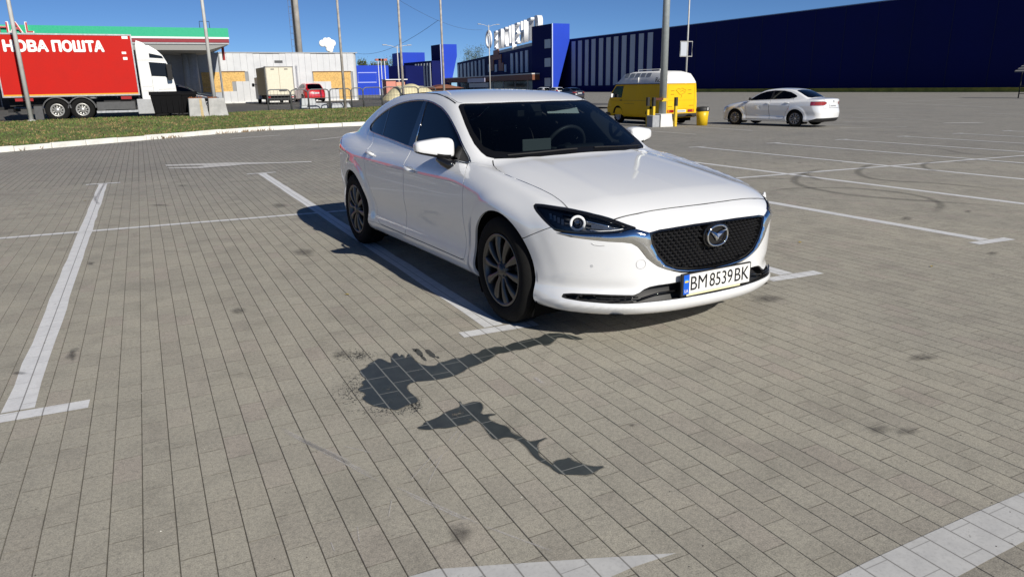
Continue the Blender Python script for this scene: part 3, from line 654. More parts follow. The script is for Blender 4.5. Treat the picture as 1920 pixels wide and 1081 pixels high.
    sc = MB(); sc.box((-.99, -.14, .955), (-.975, .12, 1.045)); bevel(sc.build('dash_screen', mat('screen_back', (.16, .17, .17), rough=.5), root), .006)
    sw = empty('steering_wheel'); sw.parent = root; ax = np.array([-.90, 0, .42]); c = (-1.17, .38, .95)
    MB().tube(ring_pts(c, .183, ax, 44), .0155, 10, closed=True).build('wheel_rim', mat('steer_leather', (.06, .06, .065), rough=.42), sw, True)
    rp = ring_pts(c, .17, ax, 12); hub = np.array(c)+np.array([.03, 0, -.015]); sp = MB()
    for k in (0, 6, 9): sp.tube([hub, rp[k]], .014, 6)
    sp.tube([hub+[.05, 0, -.02], hub-[.01, 0, -.005]], .055, 16); sp.build('wheel_hub', dash_m, sw, True)
    for yy in (-.38, .38):
        st = empty('front_seat'); st.parent = root
        bk = MB(); bk.hexa([(-1.75, yy-.24, .45), (-1.60, yy-.24, .45), (-1.60, yy+.24, .45), (-1.75, yy+.24, .45)], [(-2.02, yy-.17, 1.06), (-1.92, yy-.17, 1.08), (-1.92, yy+.17, 1.08), (-2.02, yy+.17, 1.06)]); bevel(bk.build('seat_back', cabin_seat, st, True), .05, 4)
        hr = MB(); hr.box((-2.02, yy-.13, 1.10), (-1.93, yy+.13, 1.26)); bevel(hr.build('headrest', cabin_seat, st, True), .035, 4)
        cu = MB(); cu.box((-1.72, yy-.25, .33), (-1.20, yy+.25, .52)); bevel(cu.build('seat_cushion', cabin_seat, st, True), .05, 4)
    rs = MB(); rs.hexa([(-2.75, -.66, .40), (-2.55, -.66, .40), (-2.55, .66, .40), (-2.75, .66, .40)], [(-2.98, -.58, 1.03), (-2.86, -.58, 1.03), (-2.86, .58, 1.03), (-2.98, .58, 1.03)]); bevel(rs.build('rear_seat', cabin_seat, root, True), .05, 3)
    # rear-view mirror with camera pod, sun visor
    rm = empty('inside_mirror'); rm.parent = root
    k = MB(); k.box((-1.115, -.115, 1.205), (-1.09, .115, 1.265)); bevel(k.build('mirror_shell', black_mat, rm), .012, 3)
    k = MB(); k.hexa([(-1.05, -.05, 1.24), (-.98, -.03, 1.25), (-.98, .03, 1.25), (-1.05, .05, 1.24)], [(-1.10, -.06, 1.315), (-1.02, -.05, 1.315), (-1.02, .05, 1.315), (-1.10, .06, 1.315)]); k.build('camera_pod', black_mat, rm)
    vs = MB(); vs.hexa([(-1.135, .185, 1.225), (-1.125, .185, 1.225), (-1.135, .50, 1.215), (-1.145, .50, 1.215)], [(-1.175, .185, 1.292), (-1.165, .185, 1.292), (-1.18, .50, 1.275), (-1.19, .50, 1.275)]); bevel(vs.build('sun_visor', visor_m, root), .008, 3)
    st2 = MB(); st2.box((-1.02, .18, 1.302), (-1.0, .50, 1.312)); 
    # wipers
    for pts in ([(-.395, .10, .99), (-.405, .28, .99), (-.435, .45, .985), (-.50, .60, .98)], [(-.47, -.56, .98), (-.425, -.42, .98), (-.40, -.25, .985), (-.39, -.05, .99)]):
        q = on_surf(B, resample(pts, 12), .010); MB().tube(q, .006, 5).build('wiper', black_mat, root)
    # number plate
    px = .956; npl = empty('number_plate'); npl.parent = root
    f = MB(); f.box((px-.022, -.272, .2895), (px-.004, .272, .422)); bevel(f.build('plate_frame', black_mat, npl), .006, 2)
    f = MB(); f.box((px-.01, -.260, .303), (px-.0025, .260, .415)); f.build('plate_face', mat('plate_white', (.72, .72, .70), rough=.35), npl)
    f = MB(); f.box((px-.01, -.260, .303), (px-.0015, -.218, .415)); f.build('plate_band', mat('plate_blue', (.01, .10, .55), rough=.35), npl)
    f = MB(); f.box((px-.001, -.252, .372), (px-.0005, -.226, .382)); f.box((px-.001, -.252, .382), (px-.0004, -.226, .392)); 
    f = MB(); f.box((px-.0014, -.252, .371), (px-.0008, -.226, .3805)); f.build('flag_yellow', mat('flag_yellow', (.75, .55, .03), rough=.4), npl)
    f = MB(); f.box((px-.0014, -.252, .3807), (px-.0008, -.226, .390)); f.build('flag_blue', mat('flag_blue', (.03, .25, .75), rough=.4), npl)
    def ptxt(s, w, y, z, m, h=.079):
        me = fit_text(text_mesh('plate_text', s, .1, m, .0006), w, h); o = put('plate_text', me, npl, (px-.0012, y, z), (math.pi/2, 0, math.pi/2)); return o
    ink_ = mat('plate_ink', (.012, .012, .014), rough=.4)
    ptxt('BM', .122, -.146, .361, ink_); ptxt('8539', .180, .027, .361, ink_); ptxt('BK', .116, .194, .361, ink_)
    ptxt('UA', .028, -.239, .322, mat('plate_white'), .019)
    f = MB(); f.box((px-.010, -.235, .2915), (px-.0022, .185, .3015)); f.build('frame_strip', mat('frame_cream', (.70, .66, .42), rough=.5), npl)
    # wheels
    wm = make_wheel_meshes()
    for wx in (-.0, -2.83):
        place_wheel(wm, root, wx, -.795, .335, False, spin=.2); place_wheel(wm, root, wx, .795, .335, True)
    return root, B
HERO, HB = build_hero()
# ------------------------------------------------------------------ ground, pavers, paint
def gz(x, y=0.):
    """the car park falls gently to the right"""
    x = np.asarray(x, float); t = np.maximum(x-5., 0.); return -.6*(1-np.exp(-(t*t/(t+6.))/33.))
def gpt(px, py):
    d = _fw+((px-960)/FPX)*_r2-((py-540.5)/FPX)*_u2; t = 1.
    for _ in range(60): t = (float(gz(t*d[0]))-CAM_H)/d[2]
    return np.array([t*d[0], t*d[1], CAM_H+t*d[2]])
def onY(px, py, Y): d = _fw+((px-960)/FPX)*_r2-((py-540.5)/FPX)*_u2; t = Y/d[1]; return np.array([t*d[0], Y, CAM_H+t*d[2]])
def onX(px, py, X): d = _fw+((px-960)/FPX)*_r2-((py-540.5)/FPX)*_u2; t = X/d[0]; return np.array([X, t*d[1], CAM_H+t*d[2]])
def projpx(P):
    d = np.asarray(P, float)-np.array([0, 0, CAM_H]); z = d@_fw; return 960+FPX*(d@_r2)/z, 540.5-FPX*(d@_u2)/z, z
PW, PLN, PX0, PY0 = .1041, .2096, .017, 2.88
def N(nt, t, **k):
    n = nt.nodes.new(t)
    for a, b in k.items():
        if a == 'op': n.operation = b
        else: setattr(n, a, b)
    return n
def val(nt, op, a, b=None, c=None, clamp=False):
    n = nt.nodes.new('ShaderNodeMath'); n.operation = op; n.use_clamp = clamp
    for i, v in enumerate((a, b, c)):
        if v is None: continue
        if isinstance(v, (int, float)): n.inputs[i].default_value = v
        else: nt.links.new(v, n.inputs[i])
    return n.outputs[0]
def noise(nt, vec, scale, detail=4, rough=.6, dist=0.):
    n = nt.nodes.new('ShaderNodeTexNoise'); n.inputs['Scale'].default_value = scale; n.inputs['Detail'].default_value = detail; n.inputs['Roughness'].default_value = rough; n.inputs['Distortion'].default_value = dist
    nt.links.new(vec, n.inputs['Vector']); return n.outputs[0]
def remap(nt, v, a, b, c, d):
    n = nt.nodes.new('ShaderNodeMapRange'); nt.links.new(v, n.inputs['Value'])
    for k, q in zip(('From Min', 'From Max', 'To Min', 'To Max'), (a, b, c, d)): n.inputs[k].default_value = q
    return n.outputs[0]
def ramp(nt, v, stops):
    n = nt.nodes.new('ShaderNodeValToRGB'); nt.links.new(v, n.inputs[0]); e = n.color_ramp.elements
    while len(e) < len(stops): e.new(.5)
    for q, (p_, c) in zip(e, stops): q.position = p_; q.color = (*c, 1)
    return n.outputs[0]
def mixc(nt, f, a, b, mode='MIX'):
    n = nt.nodes.new('ShaderNodeMix'); n.data_type = 'RGBA'; n.blend_type = mode
    for i, v in ((0, f), (6, a), (7, b)):
        if isinstance(v, (int, float)): n.inputs[i].default_value = v
        elif isinstance(v, tuple): n.inputs[i].default_value = (*v, 1)
        else: nt.links.new(v, n.inputs[i])
    return n.outputs[2]
def paver_cells(nt):
    g = N(nt, 'ShaderNodeNewGeometry'); s = N(nt, 'ShaderNodeSeparateXYZ'); nt.links.new(g.outputs['Position'], s.inputs[0])
    u = val(nt, 'DIVIDE', val(nt, 'SUBTRACT', s.outputs[0], PX0), PW); cx = val(nt, 'FLOOR', u); odd = val(nt, 'MODULO', val(nt, 'ADD', cx, 4000.), 2.)
    v = val(nt, 'DIVIDE', val(nt, 'ADD', val(nt, 'SUBTRACT', s.outputs[1], PY0), val(nt, 'MULTIPLY', val(nt, 'SUBTRACT', 1., odd), PLN/2)), PLN); cy = val(nt, 'FLOOR', v)
    fx = val(nt, 'FRACT', u); fy = val(nt, 'FRACT', v)
    jx = val(nt, 'MULTIPLY', val(nt, 'SUBTRACT', .5, val(nt, 'ABSOLUTE', val(nt, 'SUBTRACT', fx, .5))), PW)
    jy = val(nt, 'MULTIPLY', val(nt, 'SUBTRACT', .5, val(nt, 'ABSOLUTE', val(nt, 'SUBTRACT', fy, .5))), PLN)
    cv = N(nt, 'ShaderNodeCombineXYZ'); nt.links.new(cx, cv.inputs[0]); nt.links.new(cy, cv.inputs[1])
    w = N(nt, 'ShaderNodeTexWhiteNoise'); w.noise_dimensions = '2D'; nt.links.new(cv.outputs[0], w.inputs['Vector'])
    return g.outputs['Position'], s, w, jx, jy
def paver_material(name, joints):
    m = bpy.data.materials.new(name); m.use_nodes = True; MATS[name] = m; nt = m.node_tree; b = nt.nodes['Principled BSDF']
    pos, s, w, jx, jy = paver_cells(nt)
    c = ramp(nt, w.outputs['Value'], [(0, (.300, .280, .238)), (.3, (.318, .300, .252)), (.6, (.326, .308, .259)), (.85, (.334, .315, .265)), (1, (.322, .292, .252))])
    big = noise(nt, pos, .35, 5, .62); c = mixc(nt, 1., c, ramp(nt, big, [(.28, (.86, .86, .88)), (.5, (.99, .99, .99)), (.72, (1.07, 1.06, 1.05))]), 'MULTIPLY')
    mid = noise(nt, pos, 3.2, 5, .65, .6); c = mixc(nt, 1., c, ramp(nt, mid, [(.25, (.80, .80, .80)), (.5, (1, 1, 1)), (.8, (1.1, 1.09, 1.07))]), 'MULTIPLY')
    fine = noise(nt, pos, 190., 3, .7); c = mixc(nt, 1., c, ramp(nt, fine, [(.25, (.58, .58, .58)), (.5, (1, 1, 1)), (.78, (1.42, 1.41, 1.38))]), 'MULTIPLY')
    grit = noise(nt, pos, 55., 4, .7); c = mixc(nt, 1., c, ramp(nt, grit, [(.3, (.76, .76, .77)), (.5, (1, 1, 1)), (.75, (1.18, 1.17, 1.15))]), 'MULTIPLY')
    spot = noise(nt, pos, 1.1, 3, .5, .3); c = mixc(nt, remap(nt, spot, .68, .80, 0, .30), c, (.15, .14, .14))
    jn = remap(nt, noise(nt, pos, 22., 4, .7), .3, .7, .25, 1.); c = mixc(nt, val(nt, 'MULTIPLY', remap(nt, jy, .0014, .0030, 1., 0), jn), c, (.085, .077, .062))
    far_shade = remap(nt, val(nt, 'ADD', val(nt, 'ADD', s.outputs[1], val(nt, 'MULTIPLY', s.outputs[0], .30)), val(nt, 'MULTIPLY', noise(nt, pos, .12, 3), 6.)), 10., 20., 0, 1); c = mixc(nt, far_shade, c, mixc(nt, 1., c, (.76, .78, .84), 'MULTIPLY'))  # self-shadowing of far pavers at a grazing view, put in as a darker tint
    if joints:
        j = val(nt, 'MAXIMUM', remap(nt, jx, .0025, .0055, 1, 0), val(nt, 'MULTIPLY', remap(nt, jy, .001, .003, 1, 0), .7)); c = mixc(nt, j, c, (.075, .068, .056))
    nt.links.new(c, b.inputs['Base Color']); b.inputs['Roughness'].default_value = .85; b.inputs['Specular IOR Level'].default_value = .35
    bp = N(nt, 'ShaderNodeBump'); bp.inputs['Strength'].default_value = .35; bp.inputs['Distance'].default_value = .004; nt.links.new(fine, bp.inputs['Height']); nt.links.new(bp.outputs[0], b.inputs['Normal'])
    return m
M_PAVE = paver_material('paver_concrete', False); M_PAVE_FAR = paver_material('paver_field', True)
# the sheet: fine where the ground bends, reaching the horizon
xs = np.concatenate([[-900, -300, -120, -60, -30], np.arange(-20, 6, 2.), np.arange(6, 60, 1.5), np.arange(60, 140, 8), [160, 220, 400, 900, 1500]]); ys = np.concatenate([[-300, -60, -20], np.arange(-10, 60, 4.), np.arange(60, 220, 20), [300, 600, 1500]])
V = [(x, y, float(gz(x))-.0048) for y in ys for x in xs]; nx = len(xs)
F = [(j*nx+i, j*nx+i+1, (j+1)*nx+i+1, (j+1)*nx+i) for j in range(len(ys)-1) for i in range(nx-1)]
PAVEMENT = obj('pavement', V, F, M_PAVE_FAR, smooth=True, kind='structure')
def paver_shape(w, l, bx=.0016, by=.0003, h=.02):
    x0, y0 = w/2, l/2
    return [(-x0+bx, -y0+by, 0), (x0-bx, -y0+by, 0), (x0-bx, y0-by, 0), (-x0+bx, y0-by, 0), (-x0, -y0, -.003), (x0, -y0, -.003), (x0, y0, -.003), (-x0, y0, -.003), (-x0, -y0, -h), (x0, -y0, -h), (x0, y0, -h), (-x0, y0, -h)], \
        [(0, 1, 2, 3), (0, 4, 5, 1), (1, 5, 6, 2), (2, 6, 7, 3), (3, 7, 4, 0), (4, 8, 9, 5), (5, 9, 10, 6), (6, 10, 11, 7), (7, 11, 8, 4)]
def lay_pavers():
    near = []; rest = []
    for k in range(-60, 135):
        x = PX0+(k+.5)*PW; off = PY0 if k % 2 else PY0-PLN/2
        j0 = int(math.floor((-1.6-off)/PLN)); j1 = int(math.ceil((13.5-off)/PLN))
        for j in range(j0, j1):
            y = off+(j+.5)*PLN; px, py, z = projpx((x, y, 0))
            if z < .8 or z > 13.5: continue
            pad = 90+1500/z
            if px < -pad or px > 1920+pad or py > 1081+pad+150 or py < 150: continue
            inside = 0 <= px < 1920 and 0 <= py < 1081
            # hidden under the car
            rest.append((x, y, z, inside))
    rest.sort(key=lambda q: (not q[3], q[2])); near, rest = rest[:300], rest[300:]
    Vp, Fp = paver_shape(PW-.0020, PLN-.0005); me = mkmesh('paver', Vp, Fp, M_PAVE)
    for x, y, z, i in near:
        o = put('paver', me, PAVEMENT, (x, y, float(gz(x))+random.uniform(-.0007, .0004)), (random.uniform(-.002, .002), random.uniform(-.004, .004), random.uniform(-.003, .003)))
    Vp = np.array(Vp); Fp = np.array(Fp); n = len(rest); C = np.array([(x, y, float(gz(x))) for x, y, z, i in rest])
    C[:, 2] += rng.uniform(-.0007, .0004, n); V = C[:, None]+Vp[None]; V[..., 2] += rng.uniform(-.004, .004, (n, 1))*Vp[None, :, 0]+rng.uniform(-.002, .002, (n, 1))*Vp[None, :, 1]
    F = (np.arange(n)*len(Vp))[:, None, None]+Fp[None]; obj('paver_field', V.reshape(-1, 3), F.reshape(-1, 4), M_PAVE, PAVEMENT, kind='stuff')
lay_pavers()
# paint: white with the paver joints showing and worn patches
def paint_material(name, col, wear=.5):
    m = bpy.data.materials.new(name); m.use_nodes = True; MATS[name] = m; nt = m.node_tree; b = nt.nodes['Principled BSDF']; pos, s, w, jx, jy = paver_cells(nt)
    n1 = noise(nt, pos, 9., 6, .68); n2 = noise(nt, pos, 70., 4, .7); c = mixc(nt, 1., col, ramp(nt, n1, [(.3, (.84, .84, .85)), (.6, (1, 1, 1))]), 'MULTIPLY')
    c = mixc(nt, 1., c, ramp(nt, n2, [(.25, (.82, .82, .82)), (.5, (1, 1, 1))]), 'MULTIPLY')
    dirt = noise(nt, pos, 2.3, 5, .7, .8); c = mixc(nt, remap(nt, dirt, .62, .80, 0, .5), c, (.33, .31, .28))
    j = val(nt, 'MAXIMUM', remap(nt, jx, .0012, .0042, .85, 0), val(nt, 'MULTIPLY', remap(nt, jy, .0008, .0026, 1, 0), .6)); c = mixc(nt, j, c, (.14, .135, .125))
    nt.links.new(c, b.inputs['Base Color']); b.inputs['Roughness'].default_value = .65
    a = val(nt, 'SUBTRACT', 1., val(nt, 'MULTIPLY', remap(nt, val(nt, 'ADD', n1, val(nt, 'MULTIPLY', n2, .35)), .80, .92, 0, 1), wear)); nt.links.new(a, b.inputs['Alpha'])
    return m
M_LINE = paint_material('line_paint', (.66, .665, .67), .6); M_LINE_OLD = paint_material('line_paint_worn', (.54, .53, .51), .8); M_BAND = paint_material('band_paint', (.50, .50, .49), .9)
def sheet(name, poly, m, z=.003, parent=PAVEMENT, **k):
    """flat outline laid on the ground (points x, y), cut finely where the ground bends"""
    bm = bmesh.new(); vs = [bm.verts.new((p[0], p[1], 0)) for p in poly]; bm.faces.new(vs)
    if max(p[0] for p in poly) > 5:
        for c in np.arange(math.floor(min(p[0] for p in poly)), max(p[0] for p in poly), .8): bmesh.ops.bisect_plane(bm, geom=bm.verts[:]+bm.edges[:]+bm.faces[:], plane_co=(c, 0, 0), plane_no=(1, 0, 0))
    bmesh.ops.triangulate(bm, faces=bm.faces[:]); bmesh.ops.recalc_face_normals(bm, faces=bm.faces[:])
    for v in bm.verts: v.co.z = float(gz(v.co.x))+z
    if sum(f.normal.z for f in bm.faces) < 0: bmesh.ops.reverse_faces(bm, faces=bm.faces[:])
    me = bpy.data.meshes.new(name); bm.to_mesh(me); bm.free(); me.materials.append(m); return put(name, me, parent, **k)
def stripe(a, b, w, m=M_LINE, name='painted_line', z=.0014, jag=.006):
    a = np.array(a[:2], float); b = np.array(b[:2], float); t = (b-a)/np.linalg.norm(b-a); n = np.array([-t[1], t[0]])*w/2; L = np.linalg.norm(b-a); k = max(2, int(L/.35))
    s = np.linspace(0, 1, k+1); l = [a+(b-a)*q+n*(1+random.uniform(-1, 1)*jag/w*2) for q in s]; r = [a+(b-a)*q-n*(1+random.uniform(-1, 1)*jag/w*2) for q in s]
    return sheet(name, l+r[::-1], m, z)
for k in range(-1, 13):
    x = -.7177+2.5107*k
    if k <= 4: w, m_ = .128, M_LINE
    else: w, m_ = .125, M_LINE
    stripe((x, 3.86), (x, 13.60), w, m_); stripe((x-.25, 3.80), (x+.25 if k else x+.30, 3.78), .105, M_LINE, z=.0026); stripe((x-.25, 13.66), (x+.25, 13.66), .10, m_, z=.0026)
stripe((-8, 9.45), (5, 8.52), .095, M_LINE, z=.0036); stripe((5, 8.52), (26, 8.50), .10, M_LINE, z=.0036)
def pxline(p, q, w, m=M_LINE_OLD, z=.0016): return stripe(gpt(*p), gpt(*q), w, m, z=z)
for p, q, w in (((432, 260), (527, 253.5), .16), ((585, 263), (652, 256), .16), ((1580, 220), (1737, 225), .14), ((1605, 213), (1692, 214), .14), ((1685, 207), (1768, 207), .14), ((1580, 229), (1665, 229), .13), ((1548, 234), (1586, 234.5), .13),
                ((1650, 192), (1860, 201), .15), ((1770, 231), (1840, 230), .35), ((1290, 237), (1412, 245), .13), ((1180, 243), (1305, 252), .12), ((1575, 240), (1700, 238), .12), ((1800, 193), (1918, 190), .15), ((1840, 212), (1918, 215), .14), ((1600, 183), (1700, 181), .2), ((1700, 190), (1800, 186), .2), ((1100, 196), (1136, 197), .2)):
    pxline(p, q, w)
# arrows and the broad band at the near edge
def pxpoly(pts, m, z=.003, name='painted_arrow', **k): return sheet(name, [gpt(*p)[:2] for p in pts], m, z, **k)
pxpoly([(310, 309), (395, 306.3), (425, 305), (520, 304.6), (584, 302.3), (584, 304.5), (520, 306.5), (460, 308.5), (430, 311.5), (400, 313.5), (378, 315.5), (318, 316.4), (313, 314.8), (372, 312.6), (385, 310.3), (312, 311.6)], M_LINE_OLD)
pxpoly([(765, 1081), (818, 1066.5), (960, 1056.5), (1110, 1046.5), (1268, 1036.5), (1190, 1062), (1120, 1092), (1000, 1150), (700, 1150)], M_BAND, z=.0016)
pxpoly([(1560, 1085), (1640, 1046), (1740, 1000), (1830, 960), (1925, 920), (2060, 868), (2200, 905), (2060, 945), (1925, 1012), (1860, 1046), (1795, 1081), (1640, 1180), (1400, 1180)], M_BAND, name='painted_band', z=.0016)
# --- wet stain, spots, scuffs, tyre marks
def stain_material():
    m = bpy.data.materials.new('wet_stain'); m.use_nodes = True; nt = m.node_tree; b = nt.nodes['Principled BSDF']; pos, s, w, jx, jy = paver_cells(nt)
    n1 = noise(nt, pos, 14., 5, .7, .5); c = ramp(nt, n1, [(.3, (.026, .032, .033)), (.7, (.046, .054, .053))]); c = mixc(nt, remap(nt, noise(nt, pos, 180., 3), .62, .72, 0, .5), c, (.10, .105, .10))
    j = val(nt, 'MAXIMUM', remap(nt, jx, .0022, .0042, .9, 0), remap(nt, jy, .0016, .0034, .9, 0)); c = mixc(nt, j, c, (.20, .205, .19))
    al = val(nt, 'SUBTRACT', 1., remap(nt, val(nt, 'ADD', noise(nt, pos, 5., 5, .7, .4), val(nt, 'MULTIPLY', noise(nt, pos, 120., 3), .25)), .74, .84, 0, .8)); nt.links.new(al, b.inputs['Alpha'])
    nt.links.new(c, b.inputs['Base Color']); b.inputs['Roughness'].default_value = .38; return m
M_STAIN = stain_material()
M_DAMP = mat('damp_edge', (.05, .055, .053), rough=.6, alpha=.30)
def crop3(p): return (600+p[0]/3.379, 600+p[1]/3.379)
SA = [(250, 320), (300, 300), (310, 275), (345, 260), (380, 240), (420, 262), (455, 275), (450, 235), (480, 200), (505, 235), (520, 212), (545, 250), (560, 205), (585, 238), (605, 262), (640, 282), (690, 292), (740, 288), (752, 268), (800, 262), (850, 242), (900, 240), (950, 213), (1000, 212), (1030, 185), (1075, 178), (1120, 165), (1165, 172), (1210, 148), (1280, 132), (1330, 120), (1400, 108), (1430, 85), (1540, 82), (1680, 120), (1620, 126), (1510, 105), (1480, 135), (1442, 165), (1400, 150), (1340, 168), (1280, 186), (1225, 190), (1180, 206), (1120, 212), (1090, 240), (1020, 276), (940, 300), (915, 322), (870, 345), (800, 368), (700, 384), (590, 390), (545, 420), (562, 452), (605, 485), (628, 518), (560, 535), (520, 555), (480, 572), (440, 560), (400, 555), (330, 540), (290, 515), (265, 495), (300, 470), (232, 440), (285, 415), (262, 392), (300, 372), (262, 350)]
SB = [(612, 682), (650, 668), (665, 645), (720, 628), (760, 608), (800, 580), (860, 560), (892, 548), (880, 515), (888, 514), (902, 540), (960, 520), (1000, 515), (1030, 532), (1032, 565), (1010, 598), (1112, 594), (1112, 600), (1062, 610), (1075, 635), (1120, 655), (1180, 672), (1203, 692), (1212, 718), (1270, 733), (1318, 772), (1380, 762), (1432, 743), (1434, 748), (1372, 782), (1386, 830), (1384, 858), (1430, 888), (1478, 925), (1482, 900), (1510, 885), (1560, 880), (1577, 868), (1600, 890), (1650, 908), (1720, 928), (1815, 923), (1750, 955), (1705, 982), (1620, 978), (1530, 980), (1480, 950), (1466, 930), (1420, 908), (1358, 868), (1310, 800), (1240, 748), (1180, 738), (1110, 762), (1070, 722), (1030, 660), (985, 632), (940, 655), (880, 668), (800, 686), (740, 684), (690, 696), (640, 690)]
for S_, lb in ((SA, 'long dark wet stain spilling over the pavers in front of the white car'), (SB, 'smaller zigzag dark wet stain on pavers further from the white car')):
    q = chaikin(np.array([gpt(*crop3(p))[:2] for p in S_]), 1); o = sheet('wet_stain', list(q), M_STAIN, .0016, None, label=lb, cat='stain')
    e_ = np.roll(q, -1, 0)-np.roll(q, 1, 0); e_ /= np.maximum(np.linalg.norm(e_, axis=1, keepdims=True), 1e-9); nr_ = np.stack([e_[:, 1], -e_[:, 0]], 1); nr_ *= np.sign(np.sum((q-q.mean(0))*nr_)); V_ = []; n_ = len(q)
    for i_ in range(n_): w_ = random.uniform(.002, .010); V_ += [(q[i_, 0], q[i_, 1], .0013), (q[i_, 0]+nr_[i_, 0]*w_, q[i_, 1]+nr_[i_, 1]*w_, .0013)]
    obj('damp_edge', V_, [(2*i_, 2*i_+1, (2*i_+3) % (2*n_), (2*i_+2) % (2*n_)) for i_ in range(n_)], M_DAMP, o)
    if S_ is SA:
        sp = MB()
        for i in range(1700):
            c0 = random.choice([(230, 225, 130, 40), (250, 400, 90, 60), (200, 470, 130, 60), (420, 575, 200, 30), (600, 540, 50, 40), (250, 225, 60, 22)]); c = gpt(*crop3((random.gauss(c0[0], c0[2]*.55), random.gauss(c0[1], c0[3]*.55)))); r = random.uniform(.0008, .0034)
            a0 = random.random()*6; sp.add([(c[0]+r*math.cos(a0+t)*random.uniform(.6, 1.5), c[1]+r*math.sin(a0+t)*random.uniform(.6, 1.8), .0014) for t in np.linspace(0, 2*math.pi, 7)[:-1]], [tuple(range(6))])
        for (cx_, cy_, rx_, ry_, tl_) in ((628, 205, 34, 16, .75), (700, 212, 40, 15, .65), (655, 240, 26, 9, .7), (600, 190, 14, 9, .5), (745, 236, 12, 7, .3)):
            sp.add([(*gpt(*crop3((cx_+rx_*math.cos(t)*math.cos(tl_)-ry_*math.sin(t)*math.sin(tl_)+random.uniform(-3, 3), cy_+rx_*math.cos(t)*math.sin(tl_)+ry_*math.sin(t)*math.cos(tl_)+random.uniform(-2, 2))))[:2], .0015) for t in np.linspace(2*math.pi, 0, 19)[:-1]], [tuple(range(18))])
        sp.build('stain_droplets', mat('damp_spots', (.055, .060, .058), rough=.6, alpha=.72), o, kind='stuff')
def smear_material(name, col, dens, sc=40.):
    m = bpy.data.materials.new(name); m.use_nodes = True; MATS[name] = m; nt = m.node_tree; b = nt.nodes['Principled BSDF']; g = N(nt, 'ShaderNodeNewGeometry'); uv = N(nt, 'ShaderNodeUVMap'); sx = N(nt, 'ShaderNodeSeparateXYZ'); nt.links.new(uv.outputs[0], sx.inputs[0])
    b.inputs['Base Color'].default_value = (*col, 1); b.inputs['Roughness'].default_value = .8
    e = val(nt, 'MULTIPLY', val(nt, 'SUBTRACT', .5, val(nt, 'ABSOLUTE', val(nt, 'SUBTRACT', sx.outputs[0], .5))), 2.); f = val(nt, 'MULTIPLY', val(nt, 'SUBTRACT', .5, val(nt, 'ABSOLUTE', val(nt, 'SUBTRACT', sx.outputs[1], .5))), 2.)
    a = val(nt, 'MULTIPLY', remap(nt, e, 0, .7, 0, 1), remap(nt, f, 0, .35, 0, 1)); n = noise(nt, g.outputs['Position'], sc, 5, .75)
    nt.links.new(val(nt, 'MULTIPLY', val(nt, 'MULTIPLY', a, remap(nt, n, .35, .65, .25, 1)), dens), b.inputs['Alpha']); return m
M_SKID = smear_material('tyre_mark', (.03, .03, .03), .40); M_SCUFF = smear_material('pale_scuff', (.52, .50, .48), .75, 90.); M_SPOT = smear_material('dark_spot', (.05, .046, .044), .55, 25.)
def ribbon(pts, w, m, name, z, parent=PAVEMENT):
    p = np.array([q[:2] for q in pts], float); s = np.concatenate([[0], np.cumsum(np.linalg.norm(np.diff(p, axis=0), axis=1))]); V = []; F = []; U = []; n = len(p)
    for i in range(n):
        t = p[min(i+1, n-1)]-p[max(i-1, 0)]; t /= np.linalg.norm(t); nn = np.array([-t[1], t[0]])*w/2
        for k in (1, -1): q = p[i]+k*nn; V.append((q[0], q[1], float(gz(q[0]))+z)); U.append((0 if k > 0 else 1, s[i]/s[-1]))
    F = [(2*i, 2*i+1, 2*i+3, 2*i+2) for i in range(n-1)]; me = mkmesh(name, V, F, m); uvl = me.uv_layers.new()
    for l in me.loops: uvl.data[l.index].uv = U[l.vertex_index]
    if me.polygons[0].normal.z < 0: me.flip_normals()
    return put(name, me, parent)
def crop5(p): return (1400+p[0]/3.604, 100+p[1]/3.604)
skids = [[(900, 740), (830, 755), (770, 780), (745, 800), (770, 825), (850, 850), (1000, 865), (1300, 878), (1700, 920), (1874, 945)], [(540, 770), (430, 800), (340, 830), (315, 860), (350, 890), (470, 920), (700, 960), (1000, 985), (1400, 1010), (1874, 1045)],
         [(1350, 728), (1240, 735), (1190, 750), (1200, 775), (1270, 795), (1400, 805)], [(150, 945), (200, 920), (450, 908), (700, 910), (1000, 935), (1200, 970), (1300, 1005), (1320, 1030), (1290, 1065), (1240, 1085)], [(0, 850), (120, 845), (300, 850)],
         [(1210, 640), (1330, 648), (1450, 675), (1600, 690), (1874, 700)], [(600, 680), (740, 683), (900, 687), (1100, 690)], [(1380, 735), (1450, 738), (1560, 745)], [(400, 815), (440, 840), (520, 862)]]
for k, q in enumerate(skids): ribbon(resample(chaikin([gpt(*crop5(p))[:2] for p in q], 2, False), 40), .16 if k < 2 else .13, M_SKID, 'tyre_mark', .0046+.0003*k)
for k, q in enumerate([[(178, 378), (184, 365), (193, 350), (199, 342)], [(176, 366), (180, 378), (187, 385)], [(128, 675), (131, 668), (137, 660), (146, 652)]]): ribbon(resample(chaikin([gpt(*p)[:2] for p in q], 2, False), 16), .05 if k < 2 else .05, M_SKID, 'tyre_mark', .0075)
for a, b, w in (((525, 801), (700, 893), .02), ((527, 806), (720, 908), .014), ((560, 822), (660, 868), .03), ((740, 912), (905, 985), .012), ((760, 925), (880, 978), .016), ((640, 835), (700, 850), .01), ((815, 850), (765, 905), .006), ((830, 852), (800, 912), .006), ((845, 838), (790, 890), .005), ((860, 805), (838, 830), .006), ((876, 802), (850, 835), .006), ((905, 985), (1040, 1035), .012), ((620, 1015), (628, 1035), .006), ((670, 985), (674, 1020), .006), ((1000, 706), (1020, 720), .03), ((735, 935), (728, 972), .006)):
    ribbon(resample([gpt(*a)[:2], gpt(*b)[:2]], 8), w, M_SCUFF, 'pale_scuff', .0022)
